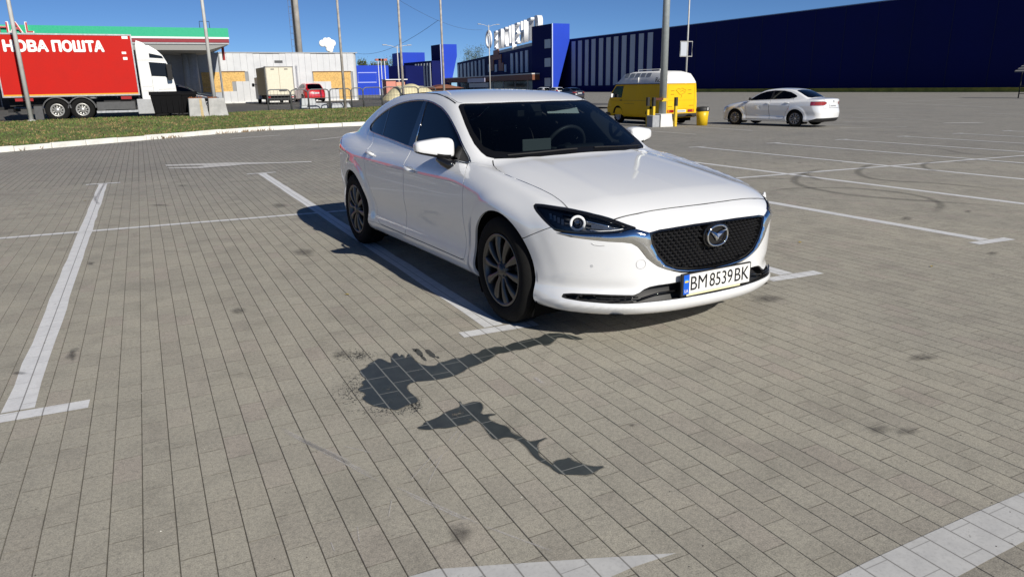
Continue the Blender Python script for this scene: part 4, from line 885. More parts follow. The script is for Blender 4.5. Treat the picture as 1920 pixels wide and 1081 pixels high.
for (px, py, rx, ry) in ((570, 473, 28, 9), (448, 583, 20, 7), (170, 494, 9, 5), (342, 348, 14, 2), (300, 385, 26, 2), (136, 667, 8, 14), (862, 1000, 30, 24), (1650, 805, 32, 10), (1700, 808, 26, 10), (1730, 670, 36, 8), (1185, 797, 8, 4), (1878, 755, 6, 3), (640, 665, 22, 10), (1440, 560, 40, 8), (1860, 475, 14, 4), (35, 700, 20, 4), (525, 385, 18, 5), (1815, 396, 10, 3), (1700, 410, 16, 4)):
    c = [gpt(px+rx*math.cos(t)*random.uniform(.7, 1.2), py+ry*math.sin(t)*random.uniform(.7, 1.2)) for t in np.linspace(0, 2*math.pi, 15)[:-1]]; o = np.mean(c, 0)
    V = [(o[0], o[1], float(gz(o[0]))+.0024)]+[(q[0], q[1], float(gz(q[0]))+.0024) for q in c]; me = mkmesh('dark_spot', V, [(0, 1+i, 1+(i+1) % 14) for i in range(14)], M_SPOT); uvl = me.uv_layers.new()
    for l in me.loops: uvl.data[l.index].uv = (.5, .5) if l.vertex_index == 0 else (0., .5)
    if me.polygons[0].normal.z < 0: me.flip_normals()
    put('dark_spot', me, PAVEMENT)
# a few yellow leaves and pale grit
lf = mkmesh('leaf', [(0, -.02, 0), (.012, 0, .004), (0, .025, .001), (-.012, 0, .004)], [(0, 1, 2), (0, 2, 3)], mat('leaf_yellow', (.42, .30, .04), rough=.7))
for px, py, lb in ((651, 553, 'small yellow leaf just outside the shadow of the white car'), (1747, 500, 'small yellow leaf on the pavers near a T-shaped line end'), (160, 377, 'small yellow leaf beside the scuffed far end of a bay line'), (1500, 455, 'small yellow leaf in the empty bay beside the white car front')):
    put('fallen_leaf', lf, None, tuple(gpt(px, py)+[0, 0, .006]), (0, .1, random.random()*6), label=lb, cat='leaf', group='leaves fallen on the car park')
grit = MB()
for i in range(110):
    c = gpt(random.uniform(0, 1920), random.uniform(450, 1081)); r = random.uniform(.0015, .004); grit.add([(c[0]-r, c[1]-r*.6, c[2]+.001), (c[0]+r, c[1]-r*.5, c[2]+.001), (c[0]+r*.3, c[1]+r, c[2]+.001), (c[0], c[1], c[2]+r*.7+.001)], [(0, 1, 3), (1, 2, 3), (2, 0, 3)], random.random() < .2)
grit.build('grit', [mat('grit_dark', (.05, .045, .04), rough=.9), mat('grit_pale', (.5, .5, .46), rough=.9)], None, kind='stuff', label='tiny stones and crumbs scattered on the pavers', cat='grit')
# ------------------------------------------------------------------ verge, kerb, road behind
KERB = chaikin([(-30, 3.2), (-14, 15.1), (-9, 18.87), (-3.44, 23.05), (-.48, 25.28), (2.9, 27.92), (5.2, 28.8), (7.51, 29.3), (12, 29.8), (20, 30.0)], 2, False)
def kerb_y(x): return np.interp(x, KERB[:, 0], KERB[:, 1])
def verge_z(x, y):
    t = np.clip((y-kerb_y(x)-.15)/9., 0, 1); return .12+.20*t*t*(3-2*t)+.03*np.sin(x*.7+y*.4)*np.sin(y*.9)*t
def road_z(x, y):
    a = np.clip((np.asarray(y)-34)/20., 0, 1); b = np.clip((27-np.asarray(x))/9., 0, 1); return (.20+.23*a*a*(3-2*a))*b*b*(3-2*b)-.02
def strip_mesh(name, xs, ylo, yhi, n, zf, m, **k):
    V = []; F = []
    for x in xs:
        for j in range(n+1): y = ylo(x)+(yhi(x)-ylo(x))*j/n; V.append((x, y, float(zf(x, y))))
    for i in range(len(xs)-1):
        for j in range(n): a = i*(n+1)+j; F.append((a, a+n+1, a+n+2, a+1))
    return obj(name, V, F, m, smooth=True, **k)
def grass_material():
    m = bpy.data.materials.new('grass_ground'); m.use_nodes = True; nt = m.node_tree; b = nt.nodes['Principled BSDF']; g = N(nt, 'ShaderNodeNewGeometry'); p_ = g.outputs['Position']
    n1 = noise(nt, p_, .55, 5, .7, .5); n2 = noise(nt, p_, 6., 5, .75); c = ramp(nt, n1, [(.32, (.21, .150, .068)), (.43, (.150, .140, .050)), (.54, (.095, .128, .034)), (.75, (.075, .118, .028))]); c = mixc(nt, 1., c, ramp(nt, n2, [(.25, (.5, .5, .5)), (.5, (1, 1, 1)), (.75, (1.5, 1.45, 1.3))]), 'MULTIPLY')
    nt.links.new(c, b.inputs['Base Color']); b.inputs['Roughness'].default_value = .95; bp = N(nt, 'ShaderNodeBump'); bp.inputs['Distance'].default_value = .06; bp.inputs['Strength'].default_value = .8; nt.links.new(n2, bp.inputs['Height']); nt.links.new(bp.outputs[0], b.inputs['Normal']); return m
back = lambda x: np.interp(x, [-30, -6, 0, 6, 13, 20], [38.4, 38.4, 38.8, 42.8, 43.5, 44.])
VERGE = strip_mesh('grass_verge', np.arange(-30, 20.5, .5), lambda x: float(kerb_y(x))+.10, lambda x: float(back(x)), 30, verge_z, grass_material(), kind='structure')
road_m = mat('road_asphalt', (.085, .082, .078), rough=.9, var=.2, vscale=.8, bump=.2, bscale=40)
strip_mesh('road', np.concatenate([[-90, -60], np.arange(-30, 34, 2.)]), lambda x: float(back(x))-.3, lambda x: 112., 24, road_z, road_m, kind='structure')
# blades in tufts
def tufts(name, n, cols, hmin, hmax, seed, dens=None):
    r = np.random.default_rng(seed); V = []; F = []
    x = r.uniform(-14, 16, n); t = r.uniform(0, 1, n); y = kerb_y(x)+.12+t*(back(x)-kerb_y(x)-.2); z = verge_z(x, y)
    k = 4; a = r.uniform(0, math.pi, (n, k)); h = r.uniform(hmin, hmax, (n, k)); w = r.uniform(.015, .035, (n, k)); ox = r.normal(0, .05, (n, k)); oy = r.normal(0, .05, (n, k)); lx = r.normal(0, .5, (n, k))*h; ly = r.normal(0, .5, (n, k))*h
    P0 = np.stack([x[:, None]+ox-w*np.cos(a), y[:, None]+oy-w*np.sin(a), np.broadcast_to(z[:, None]-.02, (n, k))], -1); P1 = P0.copy(); P1[..., 0] += 2*w*np.cos(a); P1[..., 1] += 2*w*np.sin(a); P2 = (P0+P1)/2+np.stack([lx, ly, h], -1)
    V = np.stack([P0, P1, P2], 2).reshape(-1, 3); F = np.arange(len(V)).reshape(-1, 3); return obj(name, V, F, cols, VERGE, kind='stuff')
tufts('grass', 9000, mat('grass_green', (.095, .145, .036), rough=.9, var=.5, vscale=.6), .03, .10, 1); tufts('dry_grass', 5500, mat('grass_dry', (.25, .185, .085), rough=.95, var=.4, vscale=.7), .03, .09, 2)
# white-painted kerb stones
kerb_m = mat('kerb_paint', (.66, .65, .61), rough=.8, var=.12, vscale=5, bump=.3, bscale=30)
KB = tag(bpy.data.objects.new('kerb', None), kind='structure'); COL.objects.link(KB)
kp = resample(KERB, 2000); s_ = np.concatenate([[0], np.cumsum(np.linalg.norm(np.diff(kp, axis=0), axis=1))])
ks = MB(); ks.box((-.49, -.075, -.03), (.49, .075, .135)); ksm = ks.mesh('kerb_stone', kerb_m)
kb = bmesh.new(); kb.from_mesh(ksm); bmesh.ops.bevel(kb, geom=kb.edges[:], offset=.018, segments=1, affect='EDGES'); kb.to_mesh(ksm); kb.free()
for L in np.arange(1., s_[-1]-1, 1.0):
    c = np.array([np.interp(L, s_, kp[:, i]) for i in (0, 1)]); d = np.array([np.interp(L+.4, s_, kp[:, i])-np.interp(L-.4, s_, kp[:, i]) for i in (0, 1)])
    if c[1] < 10: continue
    put('kerb_stone', ksm, KB, (c[0], c[1], float(gz(c[0]))+random.uniform(-.012, .008)), (random.uniform(-.02, .02), random.uniform(-.01, .01), math.atan2(d[1], d[0])+random.uniform(-.012, .012)))
wd = MB()
for i in range(420):
    L = random.uniform(1, s_[-1]-1); c = np.array([np.interp(L, s_, kp[:, q]) for q in (0, 1)])
    if noise is None or math.sin(L*1.7)+math.sin(L*.63+1) < .35: continue
    for q in range(5):
        a = random.random()*6.28; h = random.uniform(.03, .12); o = c+np.array([random.gauss(.03, .05), random.gauss(-.10, .03)]); wd.add([(o[0]-.012, o[1], 0), (o[0]+.012, o[1], 0), (o[0]+math.cos(a)*h*.7, o[1]+math.sin(a)*h*.4, h)], [(0, 1, 2)])
wd.build('kerb_weeds', mat('weed', (.16, .10, .045), rough=.9, var=.5, vscale=3), KB, kind='stuff')

# ------------------------------------------------------------------ poles along the verge
pole_m = mat('pole_grey', (.46, .46, .45), rough=.5, var=.12, vscale=3); pole_rust = mat('pole_worn', (.36, .33, .30), rough=.7, var=.35, vscale=4)
def flagpole(px, Y, r0, r1, h, m, lab, grp, zb=None, py=215):
    b = onY(px, py, Y); z0 = float(verge_z(b[0], Y)) if zb is None else zb
    o = empty('flagpole', (b[0], Y, z0), 0, lab, 'pole', grp); MB().tube([(0, 0, -.05), (0, 0, h*.35), (0, 0, h)], [r0, (r0+r1)/2, r1], 12).build('shaft', m, o, True)
    k = MB().lathe([(r0*1.7, 0), (r0*1.7, .03), (r0*1.05, .05)], 2, n=12); k.build('foot', m, o); MB().tube([(0, 0, h-.02), (0, 0, h+.12)], r1*1.3, 8).build('cap', m, o); return o
flagpole(57, 38.0, .10, .06, 13, pole_m, 'pale grey pole on the grass in front of the red truck', 'tall poles on the grass')
flagpole(405, 38.6, .095, .055, 13, pole_m, 'grey pole rising behind the concrete planter blocks', 'tall poles on the grass', py=210)
flagpole(648, 42.3, .085, .05, 14, pole_rust, 'thin worn pole on the grass before the boarded white building', 'tall poles on the grass', py=207)
flagpole(757, 46., .095, .05, 15, pole_rust, 'thin worn pole beside the cream tarpaulin mound', 'tall poles on the grass', 0., 190)
flagpole(833, 52., .10, .055, 16, pole_rust, 'thin pole with peeling paint standing before the brown entrance canopy', 'tall poles on the grass', 0., 180)

# ------------------------------------------------------------------ red delivery truck
red = mat('truck_red', (.44, .012, .008), rough=.6, spec=.15, var=.05, vscale=1.5); alu = mat('aluminium', (.42, .43, .44), rough=.4, metal=.6, var=.1); dark = mat('chassis_dark', (.016, .016, .017), rough=.8, var=.2); white_m = mat('cab_white', (.74, .74, .72), rough=.3, coat=.6, var=.03)
yel = mat('stripe_yellow', (.62, .32, .02), rough=.5); grey_pl = mat('mudguard_grey', (.07, .072, .075), rough=.6, var=.15); win_m = mat('cab_glass', (.010, .012, .017), rough=.12, spec=.25); silver = mat('wheel_silver', (.48, .48, .46), rough=.4, metal=.7, var=.1); white_t = mat('sign_white', (.80, .80, .78), rough=.5)
def truck_wheel(parent, x, y, z, R=.50):
    w = empty('wheel', (x, y, z)); w.parent = parent
    MB().lathe([(R*.58, -.02), (R*.62, -.05), (R*.80, -.06), (R*.94, -.045), (R, 0), (R, .24), (R*.9, .28), (R*.58, .28)], 1, n=40).build('tyre', rubber, w, True)
    k = MB().lathe([(R*.58, -.02), (R*.55, -.045), (R*.50, -.03), (R*.44, .06), (R*.30, .09), (R*.24, .06), (R*.20, -.01), (0, -.015)], 1, n=40)
    k.build('rim', silver, w, True); h = MB()
    for q in range(10):
        a = q*math.pi/5; h.lathe([(0, .045), (.035, .045), (.04, .09)], 1, (R*.37*math.cos(a), 0, R*.37*math.sin(a)), n=8)
    h.build('rim_hole', dark, w); return w
def cargo_box(parent, x0, x1, z0, z1, D=2.5):
    b = MB(); b.box((x0+.05, .02, z0+.12), (x1-.05, D-.02, z1-.05)); b.build('box_panel', red, parent)
    e = MB()
    for x in (x0, x1-.055): e.box((x, 0, z0), (x+.055, .05, z1)); e.box((x, D-.05, z0), (x+.055, D, z1))
    e.box((x0+.055, -.002, z1-.06), (x1-.055, .05, z1+.002)); e.box((x0+.055, D-.05, z1-.06), (x1-.055, D, z1+.002)); e.box((x0+.055, -.002, z0), (x1-.055, .05, z0+.06)); e.build('box_frame', alu, parent)
    y = MB(); y.box((x0+.055, .005, z0+.06), (x1-.055, .03, z0+.12)); y.build('box_stripe', yel, parent); t = MB(); t.box((x0+.05, .02, z0+.02), (x1-.05, D-.02, z0+.12)); t.build('box_floor', dark, parent)
TK = empty('delivery_truck', (0, 40.0, .20), 0, 'long red box truck with white lettering and a white sleeper cab behind the grass', 'truck')
cargo_box(TK, -5.45, .08, 1.10, 3.86)
for s, x, w_ in (('НОВА', -4.20, 1.72), ('ПОШТА', -2.16, 2.08)):
    me = bolden(fit_text(text_mesh('truck_lettering', s, .72, white_t, .002), w_-.06, .46), .032); put('truck_lettering', me, TK, (x, -.008, 3.32), (math.pi/2, 0, 0))
st = MB(); st.box((-.42, .008, 2.98), (-.24, .018, 3.08)); st.box((-.40, .008, 2.72), (-.22, .018, 2.84)); st.box((-.33, .008, 3.66), (-.08, .018, 3.78)); st.build('door_sticker', white_t, TK)
ch = MB(); ch.box((-5.3, .55, .70), (1.2, .85, .98)); ch.box((-5.3, 1.65, .70), (1.2, 1.95, .98)); ch.box((-5.35, .05, .45), (-5.15, 2.4, .60)); ch.box((-3.0, .6, .35), (-2.0, 1.9, .7)); ch.box((-1.5, .35, .32), (-.15, 2.2, .98)); ch.build('chassis', dark, TK)
for x in (-3.44, -2.42): truck_wheel(TK, x, .12, .50); truck_wheel(TK, x, 2.1, .50)
truck_wheel(TK, .95, .10, .50)
for x in (-3.44, -2.42):
    a = np.linspace(.12, math.pi-.12, 14); V = []; F = []
    for t in a: V += [(x+.60*math.cos(t), .02, .50+.60*math.sin(t)), (x+.60*math.cos(t), .45, .50+.60*math.sin(t)), (x+.55*math.cos(t), .02, .50+.55*math.sin(t))]
    for i in range(13): F += [(3*i, 3*i+1, 3*i+4, 3*i+3), (3*i, 3*i+3, 3*i+5, 3*i+2)]
    obj('mudguard', V, F, grey_pl, TK, True)
k = MB(); k.box((-4.35, .03, .10), (-4.02, .42, .70)); k.build('mud_flap', grey_pl, TK)
k = MB(); k.box((-1.85, .0, .32), (.10, .06, .42)); k.build('side_guard', alu, TK); k = MB(); k.box((-1.80, .05, .46), (-.2, .2, .82)); k.build('side_tank', grey_pl, TK)
k = MB(); k.box((-.10, -.02, .22), (.62, .55, .92)); bevel(k.build('step_panel', mat('step_grey', (.34, .35, .36), rough=.5, var=.1), TK), .03, 2)
k = MB(); k.box((-5.0, .0, .93), (-4.3, .03, 1.06)); k.box((-.75, .0, .93), (-.3, .03, 1.06)); k.build('reflector', mat('reflector_red', (.30, .02, .02), rough=.3), TK)
CAB = [(.16, .80), (.16, 3.42), (.42, 3.44), (.78, 3.37), (1.08, 3.17), (1.30, 2.93), (1.45, 2.62), (1.50, 2.45), (1.64, 1.90), (1.70, 1.50), (1.72, .80)]
cb = MB(); cb.prism(CAB, 1, .03, 2.47); bevel(cb.build('cab', white_m, TK), .06, 3)
k = MB(); k.prism([(.28, .42), (.28, .80), (.66, .80), (.60, .42)], 1, .08, .3); k.build('cab_step', white_m, TK)
k = MB(); k.prism([(.72, 2.82), (.72, 3.02), (1.26, 2.90), (1.33, 2.78)], 1, .015, .05); k.build('upper_window', win_m, TK)
k = MB(); k.prism([(.70, 1.98), (.66, 2.62), (1.42, 2.56), (1.46, 2.30), (1.58, 1.82), (1.46, 1.78), (1.30, 1.95)], 1, .014, .05); k.build('side_window', win_m, TK)
k = MB(); k.prism([(1.50, 2.45), (1.31, 2.90), (1.36, 2.92), (1.56, 2.46), (1.70, 1.92), (1.64, 1.88)], 1, .12, 2.38); k.build('windscreen', win_m, TK)
k = MB(); k.prism([(1.40, 1.78), (1.38, 2.52), (1.62, 2.48), (1.62, 1.80)], 1, -.30, -.14); bevel(k.build('wing_mirror', dark, TK), .03, 2); MB().tube([(1.40, .04, 2.5), (1.45, -.2, 2.48)], .025, 6).build('mirror_arm', dark, TK)
for lo_, hi_ in (((.24, .022, 1.28), (.68, .034, 1.292)), ((.24, .022, 1.50), (.68, .034, 1.512)), ((.92, .022, 1.35), (1.66, .034, 1.362)), ((.70, .022, 1.0), (.712, .034, 1.98)), ((.20, .022, 2.70), (1.36, .034, 2.715))):
    k = MB(); k.box(lo_, hi_); k.build('panel_seam', mat('seam_dark', (.16, .16, .16), rough=.7), TK)
k = MB(); k.lathe([(0, .005), (.05, .01), (.055, .03)], 1, (.85, 0, 1.20), n=14); k.build('fuel_cap', dark, TK)
k = MB(); k.prism([(.20, 3.42), (.24, 3.62), (.50, 3.52), (.62, 3.42)], 1, .3, 2.2); k.build('roof_deflector', white_m, TK)
k = MB(); k.box((1.60, .06, .35), (1.82, 2.44, .85)); bevel(k.build('front_bumper', dark, TK), .03, 2)
TR = empty('truck_trailer', (-6.3, 40.0, .20), 0, 'red box trailer standing close behind the red box truck', 'trailer'); cargo_box(TR, -8.6, .0, 1.10, 3.86)
k = MB(); k.box((-6.8, .6, .7), (.1, 1.9, 1.08)); k.box((-2.2, .0, .32), (-.3, .06, .42)); k.box((-.4, 1.0, .55), (1.0, 1.5, .68)); k.build('chassis', dark, TR)
for x in (-5.2, -4.0): truck_wheel(TR, x, .12, .5)
T2 = copy_tree(TR); T2.location.x = -15.6; T2['label'] = 'second red box trailer further down the row, mirrored in the white car doors'; T2['group'] = TR['group'] = 'red box trailers'

# ------------------------------------------------------------------ filling station
green = mat('fascia_green', (.012, .36, .19), rough=.45, var=.05); cream = mat('fascia_white', (.72, .72, .70), rough=.5); maroon = mat('fascia_red', (.22, .012, .022), rough=.5, var=.1); gal = mat('galvanised', (.34, .35, .36), rough=.5, var=.12)
CN = empty('station_canopy', (0, 57, .42), 0, 'filling station canopy with green, white and dark red bands, letters SHAL', 'canopy')
zc = .42
def band(n, z0, z1, m, y0=0., x0=-40, x1=6.30): k = MB(); k.box((x0, y0, z0-zc), (x1, 12., z1-zc)); return k.build(n, m, CN)
band('green_band', 5.06, 5.66, green, 0.); band('white_band', 4.94, 5.06, cream, -.02, x1=6.31); band('red_band', 4.70, 4.94, maroon, .02, x1=6.28); band('soffit_edge', 4.58, 4.70, gal, .05, x1=6.26)
k = MB().hexa([(-40, .3, 4.20-zc), (4.9, .3, 4.20-zc), (5.2, 11.5, 4.20-zc), (-40, 11.5, 4.20-zc)], [(-40, .10, 4.58-zc), (6.24, .10, 4.58-zc), (6.24, 11.9, 4.58-zc), (-40, 11.9, 4.58-zc)]); k.build('soffit', mat('soffit_grey', (.42, .42, .40), rough=.7), CN)
for x in (-12., -3.0, 3.6): MB().tube([(x, 5.5, -.05), (x, 5.5, 4.25-zc)], .28, 20).build('canopy_column', gal, CN, True)
for i, ch_ in enumerate('MARSHAL'):
    me = text_mesh('canopy_letter', ch_, .86, mat('letter_red', (.42, .03, .04), rough=.5), .03, 0., 1.0); mo = text_mesh('canopy_letter', ch_, .94, cream, .05, .012, 1.10)
    x = -5.62-(6-i)*.68; o = put('canopy_letter', mo, CN, (x, -.10, 5.47-zc), (math.pi/2, 0, 0)); put('letter_face', me, o, (0, 0, .045))
k = MB(); k.box((-12.6, -.06, 5.02-zc), (-5.2, -.005, 5.08-zc)); k.build('letter_rail', dark, CN)
MB().tube([(4.55, 1.0, 5.24), (4.55, 1.0, 5.75), (5.2, 1.0, 5.75), (5.2, 1.0, 5.24)], .025, 5).build('roof_pipe', dark, CN)
MB().tube([(6.1, 3., 4.2), (6.1, 3., 3.2)], .10, 10).build('drain_pipe', mat('pipe_red', (.30, .03, .03), rough=.5), CN)
# white panelled shop with boarded windows
SH = empty('station_shop', (0, 65, .42), 0, 'white panelled station shop with windows boarded in pale chipboard', 'building'); z0 = .42
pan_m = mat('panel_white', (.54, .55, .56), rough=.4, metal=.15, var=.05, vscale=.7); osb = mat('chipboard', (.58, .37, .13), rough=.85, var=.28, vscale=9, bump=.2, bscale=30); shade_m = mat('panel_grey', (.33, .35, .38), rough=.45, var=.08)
k = MB(); k.box((6.2, .06, 0), (17.1, 14, 3.98)); k.build('wall_core', mat('core_grey', (.25, .26, .27), rough=.8), SH)
pm = MB(); pm.box((-.25, 0, 0), (.25, .05, 1)); xs_ = np.arange(6.28, 17.0, .52)
holes = [(6.3, 8.08, 1.72, 2.48), (6.3, 7.02, .94, 1.72), (13.66, 16.9, 1.62, 2.42), (14.73, 16.9, .0, 1.62)]
for i, x in enumerate(xs_):
    spans = [(0.02, 3.90+.04*math.sin(i*.7))]
    for (a, b, c, d) in holes:
        if x+.26 > a+.15 and x+.26 < b+.1: spans = [s2 for lo, hi in spans for s2 in ((lo, min(hi, c)), (max(lo, d), hi)) if s2[1]-s2[0] > .05]
    for lo, hi in spans:
        me = mkmesh('wall_panel', [(x+.006, 0, lo), (x+.514, 0, lo), (x+.514, 0, hi), (x+.006, 0, hi), (x+.006, .06, lo), (x+.514, .06, lo), (x+.514, .06, hi), (x+.006, .06, hi)], [(0, 1, 2, 3), (0, 4, 5, 1), (1, 5, 6, 2), (2, 6, 7, 3), (3, 7, 4, 0)], pan_m); put('wall_panel', me, SH, (0, random.uniform(-.006, .006), 0))
for (a, b, c, d) in holes: k = MB(); k.box((a, .035, c), (b, .055, d)); k.build('window_board', osb, SH)
k = MB(); k.box((6.3, -.03, 2.48), (8.12, .03, 2.53)); k.box((13.6, -.03, 2.42), (16.95, .03, 2.47)); k.build('window_lintel', mat('lintel_brown', (.22, .13, .06), rough=.7), SH)
k = MB(); k.box((14.95, -.02, .02), (15.75, .033, 1.05)); k.build('door_sheet', pan_m, SH)
k = MB().lathe([(.45, 0), (.45, 4.0)], 2, (17.1, .45, 0), n=20, a0=-math.pi/2, a1=0); k.build('corner_panel', pan_m, SH, True)
k = MB(); k.box((6.15, -.04, 3.95), (17.6, .3, 4.02)); k.build('parapet', gal, SH); k = MB(); k.box((6.1, -.10, -.1), (17.4, .05, .10)); k.build('plinth', mat('plinth_pale', (.62, .62, .60), rough=.8), SH)
k = MB(); k.box((10.55, -.05, 3.18), (11.2, -.004, 3.36)); k.build('wall_lamp', grey_pl, SH)
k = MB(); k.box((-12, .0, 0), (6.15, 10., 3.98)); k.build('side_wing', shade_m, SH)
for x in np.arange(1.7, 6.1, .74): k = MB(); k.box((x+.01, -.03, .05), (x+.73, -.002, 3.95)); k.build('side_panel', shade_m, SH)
k = MB(); k.box((4.75, -.06, 1.30), (6.12, -.032, 2.46)); k.build('side_board', osb, SH); k = MB(); k.box((4.75, -.06, .90), (6.12, -.032, 1.28)); k.build('side_board', osb, SH)
MB().tube([(4.0, -2.4, 0), (4.0, -2.4, 3.78)], .42, 24).build('porch_column', gal, SH, True)
k = MB(); k.box((-11, -.05, .1), (1.6, -.01, 3.0)); k.build('shop_front', mat('dark_shopfront', (.03, .032, .035), rough=.6), SH)
for x in np.arange(-10.5, 1.5, 1.5): k = MB(); k.box((x, -.09, .1), (x+.08, -.052, 3.0)); k.build('shop_mullion', gal, SH)
# cloud-shaped roof sign
c = onY(614, 86, 66); cl = MB(); V = []; blobs = [tuple(.70*q for q in t) for t in [(-.62, .10, .42), (-.20, .42, .36), (.20, .44, .36), (.62, .12, .44), (.42, -.35, .36), (.10, .0, .55), (.05, -.6, .28), (.35, -.7, .3)]]
SG = empty('cloud_sign', (c[0], 66, 4.40), 0, 'white cloud-shaped board standing on the shop roof', 'sign')
for qi, (bx_, bz_, br_) in enumerate(blobs): dq = .10+.006*qi; cl.lathe([(0, -dq), (br_*.8, -dq), (br_*.95, -dq*.6), (br_, 0), (br_*.95, dq*.6), (br_*.8, dq), (0, dq)], 1, (bx_, 0, bz_+.75), n=20)
cl.build('cloud_board', mat('cloud_white', (.80, .80, .77), rough=.7), SG, True); MB().tube([(.1, .15, 0), (.1, .15, .8)], .04, 6).build('sign_post', dark, SG)
# concrete mast with ladder
c = onY(566, 98, 95); MS = empty('concrete_mast', (c[0]-.25, 95, .0), 0, 'tall round concrete mast with a steel ladder, behind the white shop', 'mast')
MB().tube([(0, 0, 0), (0, 0, 26)], [.36, .30], 24).build('shaft', mat('mast_concrete', (.36, .34, .31), rough=.9, var=.2, vscale=1.2), MS, True)
ld = MB()
for x in (-1.0, -.66): ld.tube([(x, -.45, 0), (x+.12, -.40, 26)], .03, 5)
for z in np.arange(.5, 26, .75): ld.tube([(-1.0+z*.0046, -.45, z), (-.66+z*.0046, -.45, z)], .02, 4)
for z in np.arange(2, 26, 3.): ld.tube([(-1.0+z*.0046, -.45, z), (-.3, 0, z)], .025, 4); ld.tube([(-.66+z*.0046, -.45, z), (-.3, 0, z)], .025, 4)
ld.build('ladder', mat('ladder_steel', (.12, .15, .22), rough=.6), MS); MB().tube([(-.42, -.1, 0), (-.36, -.1, 26)], .12, 8).build('cable_duct', dark, MS)

# ------------------------------------------------------------------ barriers, bins, blocks
steel = mat('barrier_steel', (.13, .135, .14), rough=.5, metal=.5, var=.15)
def barrier(x0, x1, Y, lab):
    zb = float(verge_z((x0+x1)/2, Y))+.02; L = x1-x0; o = empty('crowd_barrier', (x0, Y, zb), random.uniform(-.04, .04), lab, 'barrier', 'steel barriers along the back of the grass'); h = 1.10; r = .036
    MB().tube([(0, 0, -.1), (0, 0, h-.18), (.05, 0, h-.06), (.18, 0, h), (L-.18, 0, h), (L-.05, 0, h-.06), (L, 0, h-.18), (L, 0, -.1)], r, 6).build('frame', steel, o, True)
    for z in (.22, .62): MB().tube([(0, 0, z), (L, 0, z)], .012, 5).build('rail', steel, o)
    for x in np.arange(.18, L-.05, .19): MB().tube([(x, 0, .22), (x, 0, h)], .007, 4).build('bar', steel, o)
    for x in (0., L): MB().tube([(x, -.28, -.05), (x, .28, -.05)], .022, 5).build('foot', steel, o)
bx_ = [6.4, 7.7, 8.7, 9.95, 11.25, 12.0, 13.2, 14.4, 15.6]
labs = ['leftmost']; BL = ['steel barrier standing before the cream box lorry cab', 'steel barrier standing before the rear doors of the cream box lorry', 'steel barrier between the cream box lorry and the red hatchback', 'steel barrier standing before the red hatchback', 'narrow steel barrier beside the worn pole, before the boarded door', 'steel barrier before the boarded window corner of the shop', 'steel barrier before the rounded end of the white shop', 'steel barrier before the cream tarpaulin mound', 'steel barrier next to the thin worn pole and tarpaulin mound']
for i in range(9): barrier(bx_[i], (bx_+[16.8])[i+1]-.06, 43.0+.12*i, BL[i])
def bin_box(x, y, lab, w=1.3):
    zb = float(verge_z(x, y))-.02; o = empty('waste_container', (x, y, zb), 0, lab, 'waste bin', 'black waste containers by the truck'); bm_ = mat('bin_black', (.007, .007, .008), rough=.8, spec=.1, var=.2)
    k = MB().hexa([(.10, .1, .16), (w-.10, .1, .16), (w-.10, .8, .16), (.10, .8, .16)], [(0, 0, .98), (w, 0, .98), (w, .95, .98), (0, .95, .98)]); bevel(k.build('bin_body', bm_, o), .03, 2)
    k = MB(); k.prism([(-.03, .98), (-.03, 1.05), (.3, 1.14), (.7, 1.14), (.98, 1.05), (.98, .98)], 0, -.04, w+.04); k.build('bin_lid', bm_, o)
    for i in range(5): k = MB(); k.box((.14+i*(w-.3)/4, -.005, .2), (.17+i*(w-.3)/4, .06, .95)); k.build('bin_rib', bm_, o)
    for xx in (.2, w-.2): MB().lathe([(0, -.03), (.08, -.03), (.08, .03), (0, .03)], 1, (xx, .15, .08), n=14).build('bin_wheel', rubber, o)
bin_box(.48, 37.4, 'black wheeled waste container beside the truck cab'); bin_box(1.55, 37.9, 'black waste container tucked behind the concrete blocks', .9)
conc = mat('block_concrete', (.36, .36, .35), rough=.9, var=.2, vscale=3, bump=.4, bscale=20); rustm = mat('rusty_soil', (.18, .07, .03), rough=.95, var=.4, vscale=8)
for i, (x, lab) in enumerate(((1.98, 'grey tapered concrete block with a rust streak next to the black bins'), (2.86, 'grey tapered concrete block at the foot of the pole'))):
    y = 37.0+.35*i; zb = float(verge_z(x, y))-.05; o = empty('concrete_block', (x, y, zb), 0, lab, 'block', 'concrete planter blocks')
    k = MB().hexa([(0, 0, 0), (.86, 0, 0), (.86, .8, 0), (0, .8, 0)], [(.05, .08, .86), (.74, .08, .86), (.74, .72, .86), (.05, .72, .86)]); bevel(k.build('block_body', conc, o), .02, 2)
    k = MB()
    for q in range(16): a = random.uniform(.08, .68); b = random.uniform(.12, .65); h = random.uniform(.02, .10); k.tube([(a, b, .84), (a+random.uniform(-.06, .06), b, .86+h)], [.05, .01], 5)
    k.build('block_fill', rustm, o)
    if i == 0: k = MB().hexa([(.50, -.012, .0), (.62, -.012, .0), (.62, .02, .0), (.50, .02, .0)], [(.50, .07, .84), (.60, .07, .84), (.60, .1, .84), (.50, .1, .84)]); k.build('rust_streak', mat('rust_streak', (.42, .33, .18), rough=.9, var=.2), o)
